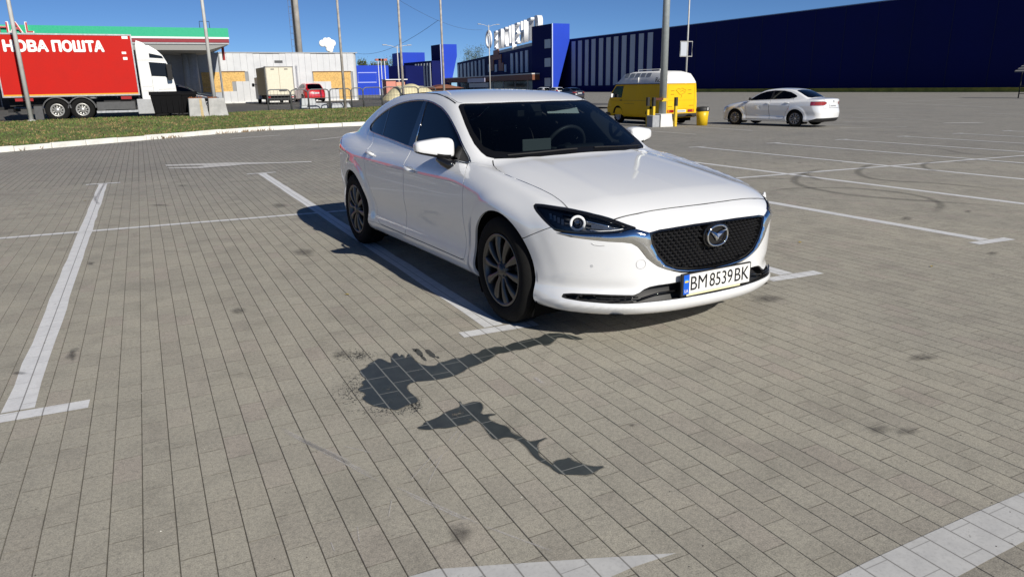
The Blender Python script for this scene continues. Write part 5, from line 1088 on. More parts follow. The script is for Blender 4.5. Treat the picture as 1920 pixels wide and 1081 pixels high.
# ------------------------------------------------------------------ the blue store
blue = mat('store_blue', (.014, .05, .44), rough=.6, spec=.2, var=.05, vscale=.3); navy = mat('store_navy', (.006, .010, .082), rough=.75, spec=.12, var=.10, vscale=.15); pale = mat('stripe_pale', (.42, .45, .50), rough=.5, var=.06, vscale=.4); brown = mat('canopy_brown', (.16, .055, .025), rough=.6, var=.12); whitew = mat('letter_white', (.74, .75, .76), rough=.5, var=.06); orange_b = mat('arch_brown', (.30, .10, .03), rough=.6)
def rz(px, py, z): return pix(px, py, z=z)
ST = empty('store_building', (104, 110, -.6), 0, 'long navy and blue superstore with pale vertical stripes, white roof letters and brown entrance canopy', 'building')
def sb(name, lo, hi, m, parent=ST): k = MB(); k.box(tuple(np.array(lo)-np.array([104, 110, -.6])), tuple(np.array(hi)-np.array([104, 110, -.6]))); return k.build(name, m, parent)
Yc = 186.
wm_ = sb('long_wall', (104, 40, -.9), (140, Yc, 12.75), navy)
sb('wall_coping', (103.9, 40, 12.75), (140, Yc, 12.9), mat('coping', (.16, .20, .32), rough=.4, metal=.3))
# faint cladding joints on the long wall
for y in np.arange(44, 126, 6.): sb('cladding_joint', (103.97, y, -.5), (103.999, y+.06, 12.7), mat('joint_navy', (.004, .006, .04), rough=.6), ST)
for a, b in ((1072, 1079), (1084, 1091), (1097, 1103.4), (1109, 1116.4), (1123, 1130.6), (1136.6, 1144.5), (1150.5, 1158.7), (1165.5, 1174), (1181, 1190), (1197, 1206), (1213.4, 1223)):
    y0, y1 = onX(b, 120, 104)[1], onX(a, 120, 104)[1]; sb('wall_stripe', (103.93, y0, 1.0), (103.998, min(y1, 171.5), 12.2), pale)
sb('yellow_kerb', (102.6, 40, -.8), (103.2, 130, .02), mat('kerb_yellow', (.60, .42, .06), rough=.8, var=.3, vscale=.8))
def tower(pl, pe, pr, pb, top, ptop, name='tower'):
    """fin tower: lit front face pe..pr (narrowing to pb at the foot), left face back to pl"""
    E = rz(pe, ptop, top); R = onY(pr, ptop, E[1]); Bq = onY(pb, 165, E[1]); Lb = onX(pl, ptop+6, E[0]); o = np.array([104, 110, -.6]); ww = (R[0]-E[0])
    zb = -.6; f0 = (E[0], E[1]); dep = Lb[1]-E[1]
    V = [(E[0], E[1], zb), (Bq[0], E[1], zb), (R[0], E[1], top-4.2), (R[0], E[1], top), (E[0], E[1], top)]; V += [(a, b+dep, c) for a, b, c in V]
    V = [tuple(np.array(v)-o) for v in V]; F = [(0, 1, 2, 3, 4), (9, 8, 7, 6, 5), (0, 5, 6, 1), (1, 6, 7, 2), (2, 7, 8, 3), (3, 8, 9, 4), (4, 9, 5, 0)]
    tw = obj(name, V, F, [blue, navy], ST); tw.data.polygons[6].material_index = 1; e = MB(); e.box((E[0]-.25-o[0], E[1]-.06-o[1], 0), (E[0]-.004-o[0], E[1]+.2-o[1], top-zb)); e.build('tower_edge', mat('edge_pale', (.45, .52, .75), rough=.4), ST)  # left face takes navy in place of blue: its shade is put into the colour
    return E, R, dep
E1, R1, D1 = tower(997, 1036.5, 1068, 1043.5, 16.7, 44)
for py in (83, 118, 155):
    a = onX(1027, py, E1[0]); sb('tower_window', (E1[0]-.08, a[1]-1.6, a[2]-1.0), (E1[0]-.005, a[1]+1.6, a[2]+1.2), mat('window_pale', (.40, .42, .46), rough=.3))
A = rz(998, 86, 12.6); Bq = rz(857, 118, 12.6); A = A+(A-Bq)*.10
def wallseg(name, P, Q, z0, z1, m, th=1.2, parent=ST, off=0.):
    P = np.array(P[:2], float); Q = np.array(Q[:2], float); t = (Q-P)/np.linalg.norm(Q-P); n = np.array([-t[1], t[0]])
    if n@P < 0: n = -n
    P = P-n*off; Q = Q-n*off; o = np.array([104, 110]); a, b, c, d = P-o, Q-o, Q+n*th-o, P+n*th-o; k = MB().hexa([(*q, z0+.6) for q in (a, b, c, d)], [(*q, z1+.6) for q in (a, b, c, d)])
    bm = bmesh.new(); me = k.mesh(name, m); bm.from_mesh(me); bmesh.ops.recalc_face_normals(bm, faces=bm.faces[:]); bm.to_mesh(me); bm.free(); return put(name, me, parent)
wallseg('entrance_wall', A, Bq, -.6, 12.6, navy, 8.)
def on_seg(P, Q, px, py=120):
    """point of the vertical plane through P and Q seen at a pixel"""
    d = _fw+((px-960)/FPX)*_r2-((py-540.5)/FPX)*_u2; t = np.array(Q[:2])-np.array(P[:2]); n = np.array([-t[1], t[0]]); s = (n@np.array(P[:2]))/(n@d[:2]); return np.array([0, 0, CAM_H])+s*d
def seg_rect(name, P, Q, p0, p1, ptop, pbot, m, off, th=.25):
    a = on_seg(P, Q, p0, ptop); b = on_seg(P, Q, p1, ptop); z1 = (a[2]+b[2])/2; z0 = (on_seg(P, Q, p0, pbot)[2]+on_seg(P, Q, p1, pbot)[2])/2; return wallseg(name, a, b, z0, z1, m, th, ST, off)
def wall_stripes(P, Q, pxs, w, z0, z1):
    for px in pxs: a = on_seg(P, Q, px-w/2); b = on_seg(P, Q, px+w/2); wallseg('wall_stripe', a, b, z0, z1, pale, .3, ST, .25)
for p0, p1 in ((857.9, 860.6), (863, 867), (870, 874), (877, 880.5), (883.7, 887.6), (890.8, 894), (898, 901.8), (905.7, 909.3)): wall_stripes(A, Bq, ((p0+p1)/2,), p1-p0, 4.6, 11.6)
for p0, p1 in ((958.4, 963), (968, 972), (977, 981), (986, 991)): wall_stripes(A, Bq, ((p0+p1)/2,), p1-p0, 5.2, 11.6)
# stepped brown gable mark
for p0, p1, pt, pb_ in ((926, 936, 94, 106), (922, 941, 104, 112), (921, 926.5, 112, 133), (936, 941, 112, 133), (941, 945, 118, 133)): seg_rect('gable_mark', A, Bq, p0, p1, pt, pb_, orange_b, .3)
for p0, p1 in ((916, 919.5), (928.5, 932.5), (946.5, 950)): seg_rect('wall_stripe', A, Bq, p0, p1, 121, 135, pale, .25)
# canopy over the doors
c0 = rz(998, 138, 4.4); c1 = rz(835, 147, 4.4); dv = np.array([c1[0]-c0[0], c1[1]-c0[1]])
wallseg('canopy_fascia', c0, c1, 2.75, 4.2, brown, 7.); wallseg('canopy_roof', c0, c1, 4.22, 4.5, mat('canopy_top', (.55, .56, .55), rough=.6), 7.2, ST, .15)
wallseg('door_glazing', c0, c1, -.6, 2.7, mat('dark_glazing', (.02, .02, .024), rough=.2), .2, ST, -6.)
for f in np.linspace(.05, .95, 9): q = np.array([c0[0], c0[1]])+dv*f-np.array([104, 110]); MB().tube([(q[0]+.6, q[1]+.3, 0), (q[0]+.6, q[1]+.3, 3.3)], .16, 8).build('canopy_post', mat('post_grey', (.30, .29, .28), rough=.6), ST)
seg_rect('entrance_sign', c0, c1, 883, 915, 147, 154.5, mat('sign_lilac', (.34, .33, .46), rough=.4), 1.2); seg_rect('entrance_banner', c0, c1, 884, 920, 156, 164, mat('banner_grey', (.40, .42, .45), rough=.5), .9)
# roof letters and round emblem
La = on_seg(A, Bq, 1017, 60); Lb = on_seg(A, Bq, 927, 70); d2 = np.array([La[0]-Lb[0], La[1]-Lb[1]]); Ls = np.linalg.norm(d2); ang = math.atan2(d2[1], d2[0])
LT = 'ЕПІЦЕНТР'
for i, ch_ in enumerate(LT):
    q = np.array(Lb[:2])+d2*(i+.5)/len(LT); me = text_mesh('roof_letter', ch_, 8.6, whitew, .7, .02, 1.0); put('roof_letter', me, ST, (q[0]-104, q[1]-110, 13.6+.6+3.1), (math.pi/2, 0, ang))
wallseg('letter_rail', La, Lb, 12.6, 13.5, mat('rail_grey', (.42, .42, .40), rough=.7, var=.3), .5)
q = on_seg(A, Bq, 916.5, 74); MB().tube([(q[0]-104+2.6*math.cos(t)*math.cos(ang), q[1]-110+2.6*math.cos(t)*math.sin(ang)*1.4, q[2]+.6+3.0*math.sin(t)) for t in np.linspace(0, 2*math.pi, 40)[:-1]], .42, 8, closed=True).build('roof_emblem_ring', whitew, ST, True)
me = mkmesh('roof_emblem', [(-1.5, -.2, 1.3), (-.7, -.2, 1.7), (0, -.2, 1.0), (.7, -.2, 1.7), (1.5, -.2, 1.3), (0, -.2, -2.2), (-1.5, .2, 1.3), (-.7, .2, 1.7), (0, .2, 1.0), (.7, .2, 1.7), (1.5, .2, 1.3), (0, .2, -2.2)], [(0, 5, 2, 1), (2, 5, 4, 3), (6, 7, 8, 11), (8, 9, 10, 11), (0, 6, 11, 5), (4, 5, 11, 10), (0, 1, 7, 6), (1, 2, 8, 7), (2, 3, 9, 8), (3, 4, 10, 9)], whitew); put('roof_emblem', me, ST, (q[0]-104, q[1]-110, q[2]+.6), (0, 0, ang))
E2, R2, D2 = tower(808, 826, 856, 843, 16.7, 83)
# walls further on
F0 = rz(809, 114, 10.8); F1 = rz(757, 118.5, 10.8); wallseg('far_wall', F0, F1, -.6, 10.8, navy, 8.); wall_stripes(F0, F1, (779.5, 784.7, 790, 795.4, 800.8, 806.2), 2.3, 1.0, 10.0)
G1 = rz(697, 125.5, 7.6); G0 = rz(760, 123, 7.6); wallseg('low_wall', G0, G1, -.6, 7.6, navy, 8.)
a = rz(752, 98.5, 15.); b = onY(796, 98.5, a[1]); sb('roof_block', (a[0], a[1], 6), (b[0], a[1]+12, 15.), blue)
a = rz(668, 123, 7.4); b = onY(728, 123, a[1]); sb('front_block', (a[0], a[1], -.6), (b[0], a[1]+10, 7.4), blue)
for p0, p1, q0, q1 in ((671, 706, 135.8, 137), (671, 706, 154, 155.2), (671, 672, 137, 154), (705, 706, 137, 154)):
    u = onY(p0, q0, a[1]); v = onY(p1, q1, a[1]); sb('outline_mark', (u[0], a[1]-.08, v[2]), (v[0], a[1]-.004, u[2]), mat('outline_pale', (.30, .36, .70), rough=.5))
# ------------------------------------------------------------------ small things before the store
def tall_lamp(px, py_base, depthY, top_py, arm, lab, lamps=True):
    P = onY(px, py_base, depthY); T_ = onY(px, top_py, depthY); o = empty('street_lamp', (P[0], depthY, float(gz(P[0]))), 0, lab, 'street lamp'); h = T_[2]-float(gz(P[0])); MB().tube([(0, 0, 0), (0, 0, h)], [.14, .09], 10).build('shaft', pole_m, o, True)
    for s in (-1, 1):
        MB().tube([(0, 0, h-.4), (s*arm*.5, 0, h), (s*arm, 0, h+.1)], .05, 6).build('arm', pole_m, o, True); k = MB(); k.box((s*arm-.4, -.15, h+.04), (s*arm+.4, .15, h+.2)); bevel(k.build('lamp_head', gal, o), .05, 2)
    return o
tall_lamp(919, 160, 150, 47, 2.2, 'double-armed street lamp standing before the entrance stripes'); tall_lamp(749, 165, 130, 86, 2.3, 'distant double-armed street lamp beside the low navy wall')
for i, px in enumerate((712, 717.5, 724)):
    P = onY(px, 165, 95); o = empty('banner_pole', (P[0], 95, 0), 0, 'slender red-capped pole before the blue block, '+('nearest the white shop', 'the middle one of three', 'nearest the navy wall')[i], 'pole', 'banner poles by the blue block'); MB().tube([(0, 0, 0), (0, 0, 4.9)], .05, 6).build('shaft', whitew, o); k = MB(); k.box((-.35, -.1, 4.8), (.35, .1, 5.05)); k.build('cap', mat('cap_red', (.40, .12, .08), rough=.6), o)
P = onY(739, 165, 90); kio = empty('kiosk', (P[0]-1.2, 90, 0), 0, 'small pink kiosk behind the steel barriers', 'kiosk'); kio.scale = (.62, .8, .86); kio.location.x += 1.2; k = MB(); k.box((-1.6, 0, 0), (.4, 2, 2.7)); k.build('kiosk_wall', mat('kiosk_pink', (.55, .22, .17), rough=.7), kio); k = MB(); k.box((.6, .2, 0), (2.4, 2, 2.4)); k.build('kiosk_annex', mat('kiosk_salmon', (.60, .30, .20), rough=.7), kio); k = MB(); k.box((-1.8, -.3, 2.7), (2.8, 2.2, 2.82)); k.build('kiosk_roof', cream, kio); k = MB(); k.box((1.0, .17, 1.0), (1.5, .198, 1.9)); k.build('kiosk_window', dark, kio)
P = onY(765, 185, 60); tp = empty('tarpaulin_mound', (P[0], 60, -.1), 0, 'pale cream tarpaulin mound lying behind the steel barriers', 'tarpaulin'); V = []; nx_ = 26
for i in range(nx_+1):
    for j in range(13):
        x = -2.4+5.2*i/nx_; y = -1.5+3*j/12; h = 1.75*max(0, 1-(abs(x-.2)/2.6)**2.4)**.7*max(0, 1-(abs(y)/1.55)**2.2)**.6; V.append((x, y, h+.07*math.sin(5*x+2*y)*min(h, 1)))
obj('tarpaulin', V, [(i*13+j, (i+1)*13+j, (i+1)*13+j+1, i*13+j+1) for i in range(nx_) for j in range(12)], mat('tarp_cream', (.52, .47, .30), rough=.8, var=.2, vscale=1.5), tp, True)
P = onY(838, 168, 110); k = MB(); o = empty('stall_roof', (P[0], 110, 0), 0, 'low brown pitched stall roof before the entrance canopy', 'stall'); k.prism([(-3.0, 1.15), (0, 1.75), (3.0, 1.15)], 1, 0, 4); k.build('roof', brown, o); k = MB(); k.box((-2.6, .4, 0), (2.6, 3.6, 1.15)); k.build('stall_wall', mat('stall_dark', (.10, .06, .04), rough=.8), o)
# rubble and grey crates behind the barriers
for i, (px, w_, h_, m_, lab) in enumerate(((580, .95, .62, mat('crate_grey', (.40, .42, .43), rough=.6), 'pale grey crate behind the barrier before the red hatchback'), (595, 1.3, .32, mat('sheet_grey', (.36, .38, .40), rough=.6), 'low grey sheet-covered heap beside the pale crate'), (637, 1.2, .30, mat('sheet_grey'), 'low grey heap beside the worn pole'))):
    P = onY(px, 196, 45.); z_ = float(road_z(P[0], 45.)); o = empty('crate' if i == 0 else 'covered_heap', (P[0], 45.-.2*i, z_), 0, lab, 'crate' if i == 0 else 'heap'); k = MB().hexa([(-w_/2, 0, 0), (w_/2, 0, 0), (w_/2, .7, 0), (-w_/2, .7, 0)], [(-w_*.42, .05, h_), (w_*.40, .05, h_*.9), (w_*.40, .65, h_*.9), (-w_*.42, .65, h_)]); bevel(k.build('cover', m_, o), .03, 2)
    k = MB(); k.box((-w_*.3, .1, -.02), (-w_*.2, .6, .0)); k.box((w_*.2, .1, -.02), (w_*.3, .6, .0)); k.build('skid', dark, o)
# trees seen over the roofs
def tree(x, y, h, r, lab, seed):
    rr = np.random.default_rng(seed); o = empty('tree', (x, y, 0), 0, lab, 'tree'); tk = MB().tube([(0, 0, -.3), (.1, .05, h*.35), (-.05, .1, h*.6)], [.28, .2, .12], 8)
    for a in range(5): t = a*1.26; tk.tube([(0, 0, h*.45), (r*.6*math.cos(t), r*.6*math.sin(t), h*.72)], [.1, .03], 5)
    tk.build('trunk', mat('bark', (.09, .07, .05), rough=.95, var=.2), o, True)
    n = 2600; cc = rr.normal(0, 1, (14, 3)); cc /= np.linalg.norm(cc, axis=1, keepdims=True); cc *= rr.uniform(.35, .95, (14, 1)); cl_ = cc[rr.integers(0, 14, n)]; p_ = cl_+rr.normal(0, .22, (n, 3)); p_ *= np.array([r, r, h*.36]); p_[:, 2] += h*.66
    a = rr.normal(0, 1, (n, 3)); a /= np.linalg.norm(a, axis=1, keepdims=True); b = np.cross(a, rr.normal(0, 1, (n, 3))); b /= np.linalg.norm(b, axis=1, keepdims=True); s = rr.uniform(.14, .32, (n, 1)); V = np.stack([p_-a*s, p_+b*s*.7, p_+a*s, p_-b*s*.7], 1).reshape(-1, 3)
    obj('crown', V, np.arange(4*n).reshape(-1, 4), mat('foliage', (.070, .085, .022), rough=.8, var=.5, vscale=.5), o)
for i, (px, py, Y, r, lab) in enumerate(((733, 108, 330, 7., 'rounded green tree rising over the low navy wall'), (716, 116, 335, 5., 'smaller green tree beside the rounded tree over the navy wall'), (697, 117, 300, 2.6, 'small treetop over the blue front block, nearest the navy wall'), (686, 117, 300, 2.2, 'small sparse treetop over the middle of the blue front block'), (675.5, 118, 300, 1.9, 'small treetop over the blue front block, next to the white shop'), (900, 93, 420, 10., 'broad yellow-green tree over the striped entrance wall'), (882, 99, 420, 7., 'lower green tree over the striped wall beside the second tower'))):
    P = onY(px, py, Y); tree(P[0], Y, P[2]/.98, r, lab, 100+i)
# cables
for k_, (p, q, sag, Y0, Y1, lab) in enumerate((((738, -6), (905, 56), 1.2, 90, 150, 'thin overhead cable from the worn poles down to the double lamp'), ((668, 100), (822, 38), 1.0, 120, 60, 'thin overhead cable rising past the worn poles'))):
    P = onY(*p, Y0); Q = onY(*q, Y1); MB().tube([P+(Q-P)*t-np.array([0, 0, 4*sag*t*(1-t)]) for t in np.linspace(0, 1, 16)], .018, 4).build('overhead_cable', mat('cable_grey', (.10, .11, .13), rough=.7), None, label=lab, cat='cable')
# near lamp post with guarded concrete foot
LP = gpt(1241, 237); zl = LP[2]; o = empty('lamp_post', tuple(LP), 0, 'thick grey lamp post on a white concrete foot beside the yellow van', 'lamp post'); MB().tube([(0, 0, .4), (0, 0, 5), (0, 0, 10.5)], [.135, .125, .10], 16).build('shaft', mat('post_steel', (.33, .36, .36), rough=.45, metal=.3, var=.08), o, True)
k = MB().hexa([(-.30, -.30, -.02), (.30, -.30, -.02), (.30, .30, -.02), (-.30, .30, -.02)], [(-.25, -.25, .46), (.25, -.25, .46), (.25, .25, .46), (-.25, .25, .46)]); bevel(k.build('concrete_foot', mat('foot_white', (.62, .62, .60), rough=.85, var=.12, vscale=4), o), .02, 2)
k = MB(); k.box((-.15, -.15, .90), (.15, .15, 1.02)); bevel(k.build('yellow_collar', mat('guard_yellow', (.62, .42, .02), rough=.5, var=.1), o), .01)
gy = mat('guard_yellow'); gb = mat('guard_black', (.02, .02, .02), rough=.6)
for i, (dx, dy, lab) in enumerate(((-.52, -.14, 'yellow and black guard post on a grey block, left of the lamp post foot'), (-.36, .42, 'yellow and black guard post behind the lamp post foot'), (.34, -.34, 'yellow and black guard post at the van side of the lamp post foot'))):
    g_ = empty('guard_post', (LP[0]+dx, LP[1]+dy, float(gz(LP[0]+dx))), 0, lab, 'guard post', 'guards round the lamp post'); k = MB(); k.box((-.045, -.045, .0 if i else .40), (.045, .045, .74)); k.build('yellow_bar', gy, g_); k = MB(); k.box((-.05, -.05, .74), (.05, .05, 1.05)); k.build('black_top', gb, g_)
    if i == 0: k = MB(); k.box((-.16, -.18, -.01), (.16, .18, .42)); bevel(k.build('grey_block', mat('guard_grey', (.30, .31, .33), rough=.8, var=.15), g_), .02, 2); k = MB(); k.box((-.05, -.04, .95), (.40, .04, 1.03)); k.build('cross_bar', mat('guard_brown', (.08, .02, .012), rough=.7), g_)
# yellow litter bin
LB = gpt(1316, 235); o = empty('litter_bin', tuple(LB), 0, 'yellow round litter bin with a black lid beside the van', 'litter bin'); MB().lathe([(0, 0), (.20, 0), (.215, .3), (.235, .55), (0, .55)], 2, n=28).build('bin_body', mat('bin_yellow', (.66, .43, .01), rough=.4), o, True); MB().lathe([(.245, .53), (.25, .60), (.22, .68), (0, .70)], 2, n=28).build('bin_lid', gb, o, True); k = MB(); k.box((.02, -.25, .56), (.05, -.238, .66)); k.build('bin_sticker', white_t, o)
# pole with a framed sign
SP = gpt(1284, 190); o = empty('sign_pole', tuple(SP), 0, 'thin pole with a small framed sign against the navy wall', 'sign'); MB().tube([(0, 0, 0), (0, 0, 13)], [.10, .06], 8).build('shaft', pole_m, o, True); dpx = lambda px, py: onY(px, py, SP[1])-SP; a = dpx(1276, 78); b = dpx(1297, 106)
MB().tube([(a[0], 0, a[2]), (b[0], 0, a[2]), (b[0], 0, b[2]), (a[0], 0, b[2])], .05, 6, closed=True).build('sign_frame', pole_m, o); k = MB(); k.box((a[0]+.05, -.03, b[2]+.05), (0, .03, a[2]-.05)); k.build('sign_panel', pale, o)
# trolley shelter at the edge of the car park
TS = gpt(1909, 184); o = empty('trolley_shelter', tuple(TS), 0, 'dark trolley shelter with a slatted sloping roof before the navy wall', 'shelter'); hh = onX(1909, 128, TS[0])[2]-TS[2]
for x in (0, 2.4):
    for y in (0, -5.): MB().tube([(x, y, 0), (x, y, hh+.2*x)], .06, 6).build('shelter_post', dark, o)
for i in range(9): k = MB().hexa([(-.7+i*.42, -5.2, hh-.35+i*.20), (-.52+i*.42, -5.2, hh-.27+i*.20), (-.52+i*.42, .3, hh-.27+i*.20), (-.7+i*.42, .3, hh-.35+i*.20)], [(-.7+i*.42, -5.2, hh-.25+i*.20), (-.52+i*.42, -5.2, hh-.17+i*.20), (-.52+i*.42, .3, hh-.17+i*.20), (-.7+i*.42, .3, hh-.25+i*.20)]); k.build('roof_slat', mat('slat_grey', (.22, .21, .20), rough=.7), o)
for z in (.4, .8, 1.1): MB().tube([(0, 0, z), (0, -5, z)], .03, 5).build('rail', dark, o)
# ------------------------------------------------------------------ other vehicles
class Saloon(Sedan):
    wb = 2.65; wz = .315; arch = .355; ktop = .05; fl = .010; ridge = 0.; gk = .05
    Wp = spl([(1.0, .80), (.6, .85), (.3, .868), (0, .876), (-.7, .875), (-1.3, .877), (-2, .880), (-2.65, .882), (-3.1, .865), (-3.5, .83), (-3.8, .78)])
    Af = spl([(.9, 0), (.3, .006), (-.3, .008), (-1, .007), (-3.8, .007), (-4, .006)]); zf = spl([(.6, .74), (0, .77), (-2, .80), (-4, .82)]); Ar = spl([(1, 0), (-1, 0), (-4, 0)])
    xf = spl([(.15, .80), (.22, .85), (.35, .88), (.5, .875), (.6, .86), (.68, .83), (.74, .76), (.80, .62)])
    Tc = spl([(1.0, .62), (.85, .70), (.7, .78), (.3, .885), (0, .935), (-.4, .985), (-.9, 1.0), (-2.7, 1.04), (-3.0, 1.065), (-3.3, 1.075), (-3.55, 1.06), (-3.76, 1.02)])
    rear = spl([(.15, -3.62), (.3, -3.72), (.45, -3.75), (.55, -3.755), (.7, -3.72), (.85, -3.70), (.97, -3.71), (1.1, -3.68)]); rplan = spl([(0, 0), (.4, .03), (.6, .08), (.75, .18), (.85, .34), (.92, .5)])
    zG = spl([(.3, .62), (0, .80), (-.25, .96), (-.6, 1.17), (-.85, 1.295), (-1.05, 1.37), (-1.3, 1.42), (-1.65, 1.45), (-2.0, 1.445), (-2.35, 1.405), (-2.65, 1.315), (-2.95, 1.175), (-3.25, 1.01), (-3.5, .87)])
    Wb = spl([(.2, .70), (-.4, .755), (-1, .79), (-1.8, .80), (-2.3, .79), (-2.8, .75), (-3.2, .68)])
    zbelt = .98
class Hatch(Saloon):
    rear = spl([(.15, -3.18), (.3, -3.27), (.5, -3.30), (.7, -3.27), (.95, -3.18), (1.2, -3.0)]); zG = spl([(.3, .62), (0, .80), (-.25, .98), (-.6, 1.20), (-.85, 1.34), (-1.1, 1.44), (-1.5, 1.50), (-2.0, 1.50), (-2.5, 1.46), (-2.85, 1.36), (-3.05, 1.18), (-3.2, .98)]); wb = 2.45; Tc = spl([(1.0, .62), (.85, .70), (.7, .78), (.3, .90), (0, .96), (-.5, 1.02), (-1, 1.05), (-3.4, 1.05)])
def esplit(o, a=32):
    e = o.modifiers.new('split', 'EDGE_SPLIT'); e.split_angle = math.radians(a); return o
def simple_car(name, B, loc, rz_, paint, label, group=None, du=.05, nv=60, nf=28, nr=24, scale=1., detail=True, cat='car', rim=None):
    root = empty(name, tuple(loc), rz_, label, cat, group); root.scale = (scale,)*3; L = float(B.rear(.5)); T = sample_half(B, du, nf, nr, nv, z0=.60, xa=L+.75, xb=.15)
    def arch_fn(P_):
        d = np.full(len(P_), -1.); k = (P_[:, 1] < -.45) & (P_[:, 2] < .9)
        for wx in (0., -B.wb): d[k] = np.maximum(d[k], B.arch-np.hypot(P_[k, 0]-wx, P_[k, 2]-B.wz))
        return d
    _, T = split(T, arch_fn, 0., 2)
    hat = isinstance(B, Hatch); off = .08 if hat else 0.
    ws, T = split(T, region(PT, [(-.30, .1), (-.30, 0), (-.34, -.4), (-.44, -.6), (-.54, -.66), (-.75, -.655), (-1.05, -.60), (-1.12, -.55), (-1.06, -.3), (-1.02, 0), (-1.02, .1)], lambda P: (P[:, 2] > .93) & (P[:, 0] > -1.3) & (P[:, 0] < -.2)), .01, 2); panel('windscreen', both(ws), B, glass_side, root, rim=.01)
    blp = [(-2.42, .1), (-2.42, 0), (-2.44, -.40), (-2.50, -.535), (-2.56, -.56), (-2.85, -.60), (-2.98, -.59), (-3.06, -.45), (-3.09, 0), (-3.09, .1)] if not hat else None
    if hat: bl, T = split(T, region(PF, [(-.58, 1.02), (-.60, 1.06), (-.52, 1.36), (-.3, 1.40), (.1, 1.41), (.1, 1.0), (-.5, 1.0)], lambda P: P[:, 0] < -2.75), .01, 2)
    else: bl, T = split(T, region(PT, blp, lambda P: P[:, 2] > 1.02), .01, 2)
    panel('rear_window', both(bl), B, glass_side, root, rim=.01)
    dlo = [(-2.60, 1.12), (-2.52, 1.085), (-2.3, 1.06), (-1.5, 1.03), (-.62, .995), (-.60, 1.01), (-.80, 1.14), (-1.0, 1.245), (-1.25, 1.325), (-1.6, 1.365), (-2.0, 1.355), (-2.3, 1.30), (-2.5, 1.215), (-2.59, 1.16)]
    if hat: dlo = [(x*1.02, z+.03) for x, z in dlo]
    dl, T = split(T, region(PS, dlo, lambda P: (P[:, 1] < -.4) & (P[:, 2] > .9)), .006, 2); pb_, dl = split(dl, region(PS, [(-1.50, .8), (-1.56, 1.6), (-1.64, 1.6), (-1.60, .8)]), 0., 1)
    if hat: tlp = region(PF, [(-.95, .78), (-.95, 1.10), (-.68, 1.12), (-.60, 1.0), (-.58, .84), (-.66, .78)], lambda P: (P[:, 0] < -2.85))
    else: tlp = region(PF, [(-.95, .80), (-.95, .945), (-.64, .955), (-.47, .93), (-.42, .875), (-.52, .815), (-.64, .80)], lambda P: (P[:, 0] < -3.22) & (P[:, 2] > .7))
    tl, T = split(T, tlp, .008, 2)
    lowb, T = split(T, region(PS, [(L-.3, .1), (L-.3, .335), (L+.25, .335), (L+.55, .24), (L+.55, .1)]), .0, 1)
    trk, T = split(T, region(PF, [(-.60, .70), (-.60, .80), (-.52, 1.2), (.1, 1.2), (.1, .70)], lambda P: (P[:, 0] < L+.62) & (P[:, 2] < 1.09)), .012 if detail else 0, 1)
    panel('tail_gate', both(trk), B, paint, root, rim=.01)
    hl, T = split(T, region(PF, [(-.90, .62), (-.90, .74), (-.62, .73), (-.45, .68), (-.5, .62)], lambda P: P[:, 0] > .35), .006, 1)
    sd = lambda P: P[:, 1] < -.35
    fd, T = split(T, region(PS, [(-.60, .985), (-.50, .90), (-.48, .75), (-.52, .5), (-.54, .27), (-1.57, .27), (-1.53, .6), (-1.52, .85), (-1.545, 1.02)], sd), .012, 1); rd, T = split(T, region(PS, [(-1.553, 1.02), (-1.528, .85), (-1.538, .6), (-1.578, .27), (-2.12, .27), (-2.20, .36), (-2.27, .55), (-2.36, .72), (-2.42, .9), (-2.50, 1.06), (-2.3, 1.05)], sd), .012, 1)
    for M in (lambda t: t, mirT):
        s_ = -1 if M is mirT else 1
        panel('side_glass', M(dl), B, glass_side, root, rim=.01); panel('window_pillar', M(pb_), B, black_mat, root, rim=0); panel('tail_lamp', M(tl), B, red_lens, root, rim=.01); panel('headlamp', M(hl), B, lens_grey, root, rim=.01); panel('front_door', M(fd), B, paint, root, rim=.012); panel('rear_door', M(rd), B, paint, root, rim=.012)
        k = MB(); k.hexa([(-.72, -.98*s_, .99), (-.66, -.98*s_, .99), (-.62, -.80*s_, .98), (-.70, -.80*s_, .98)], [(-.72, -.97*s_, 1.10), (-.67, -.97*s_, 1.10), (-.63, -.80*s_, 1.09), (-.70, -.80*s_, 1.09)]); bevel(k.build('door_mirror', black_mat if s_ else paint, root), .02, 2)
        for wx in (0., -B.wb):
            a = np.linspace(-.6, math.pi+.6, 16); V = []; F = []
            for t in a: V += [(wx+(B.arch+.015)*math.cos(t), -.84*s_, B.wz+(B.arch+.015)*math.sin(t)), (wx+(B.arch+.015)*math.cos(t), -.45*s_, B.wz+(B.arch+.015)*math.sin(t))]
            F = [(2*i, 2*i+1, 2*i+3, 2*i+2) for i in range(15)]; V.append((wx, -.45*s_, B.wz)); F += [(32, 2*i+1, 2*i+3) for i in range(15)]; obj('wheel_well', V, F, liner, root)
        if detail:
            for x, z in ((-1.36, .87), (-2.20, .90)):
                q = on_surf(B, [(x, -.9, z), (x-.09, -.9, z+.005), (x-.18, -.9, z+.008)], .012); MB().tube([(a, b*s_, c) for a, b, c in q], .014, 8).build('door_handle', paint, root, True)
    panel('body', both(T), B, paint, root, rim=.012); panel('lower_bumper', both(lowb), B, black_mat, root, rim=0)
    V, F = weld(both(np.concatenate([T, fd, rd]))); Nn = B.grad(V); keep = V[F].mean(1)[:, 2] < .98; obj('inner_shell', V-Nn*.03, F[keep], liner, root)
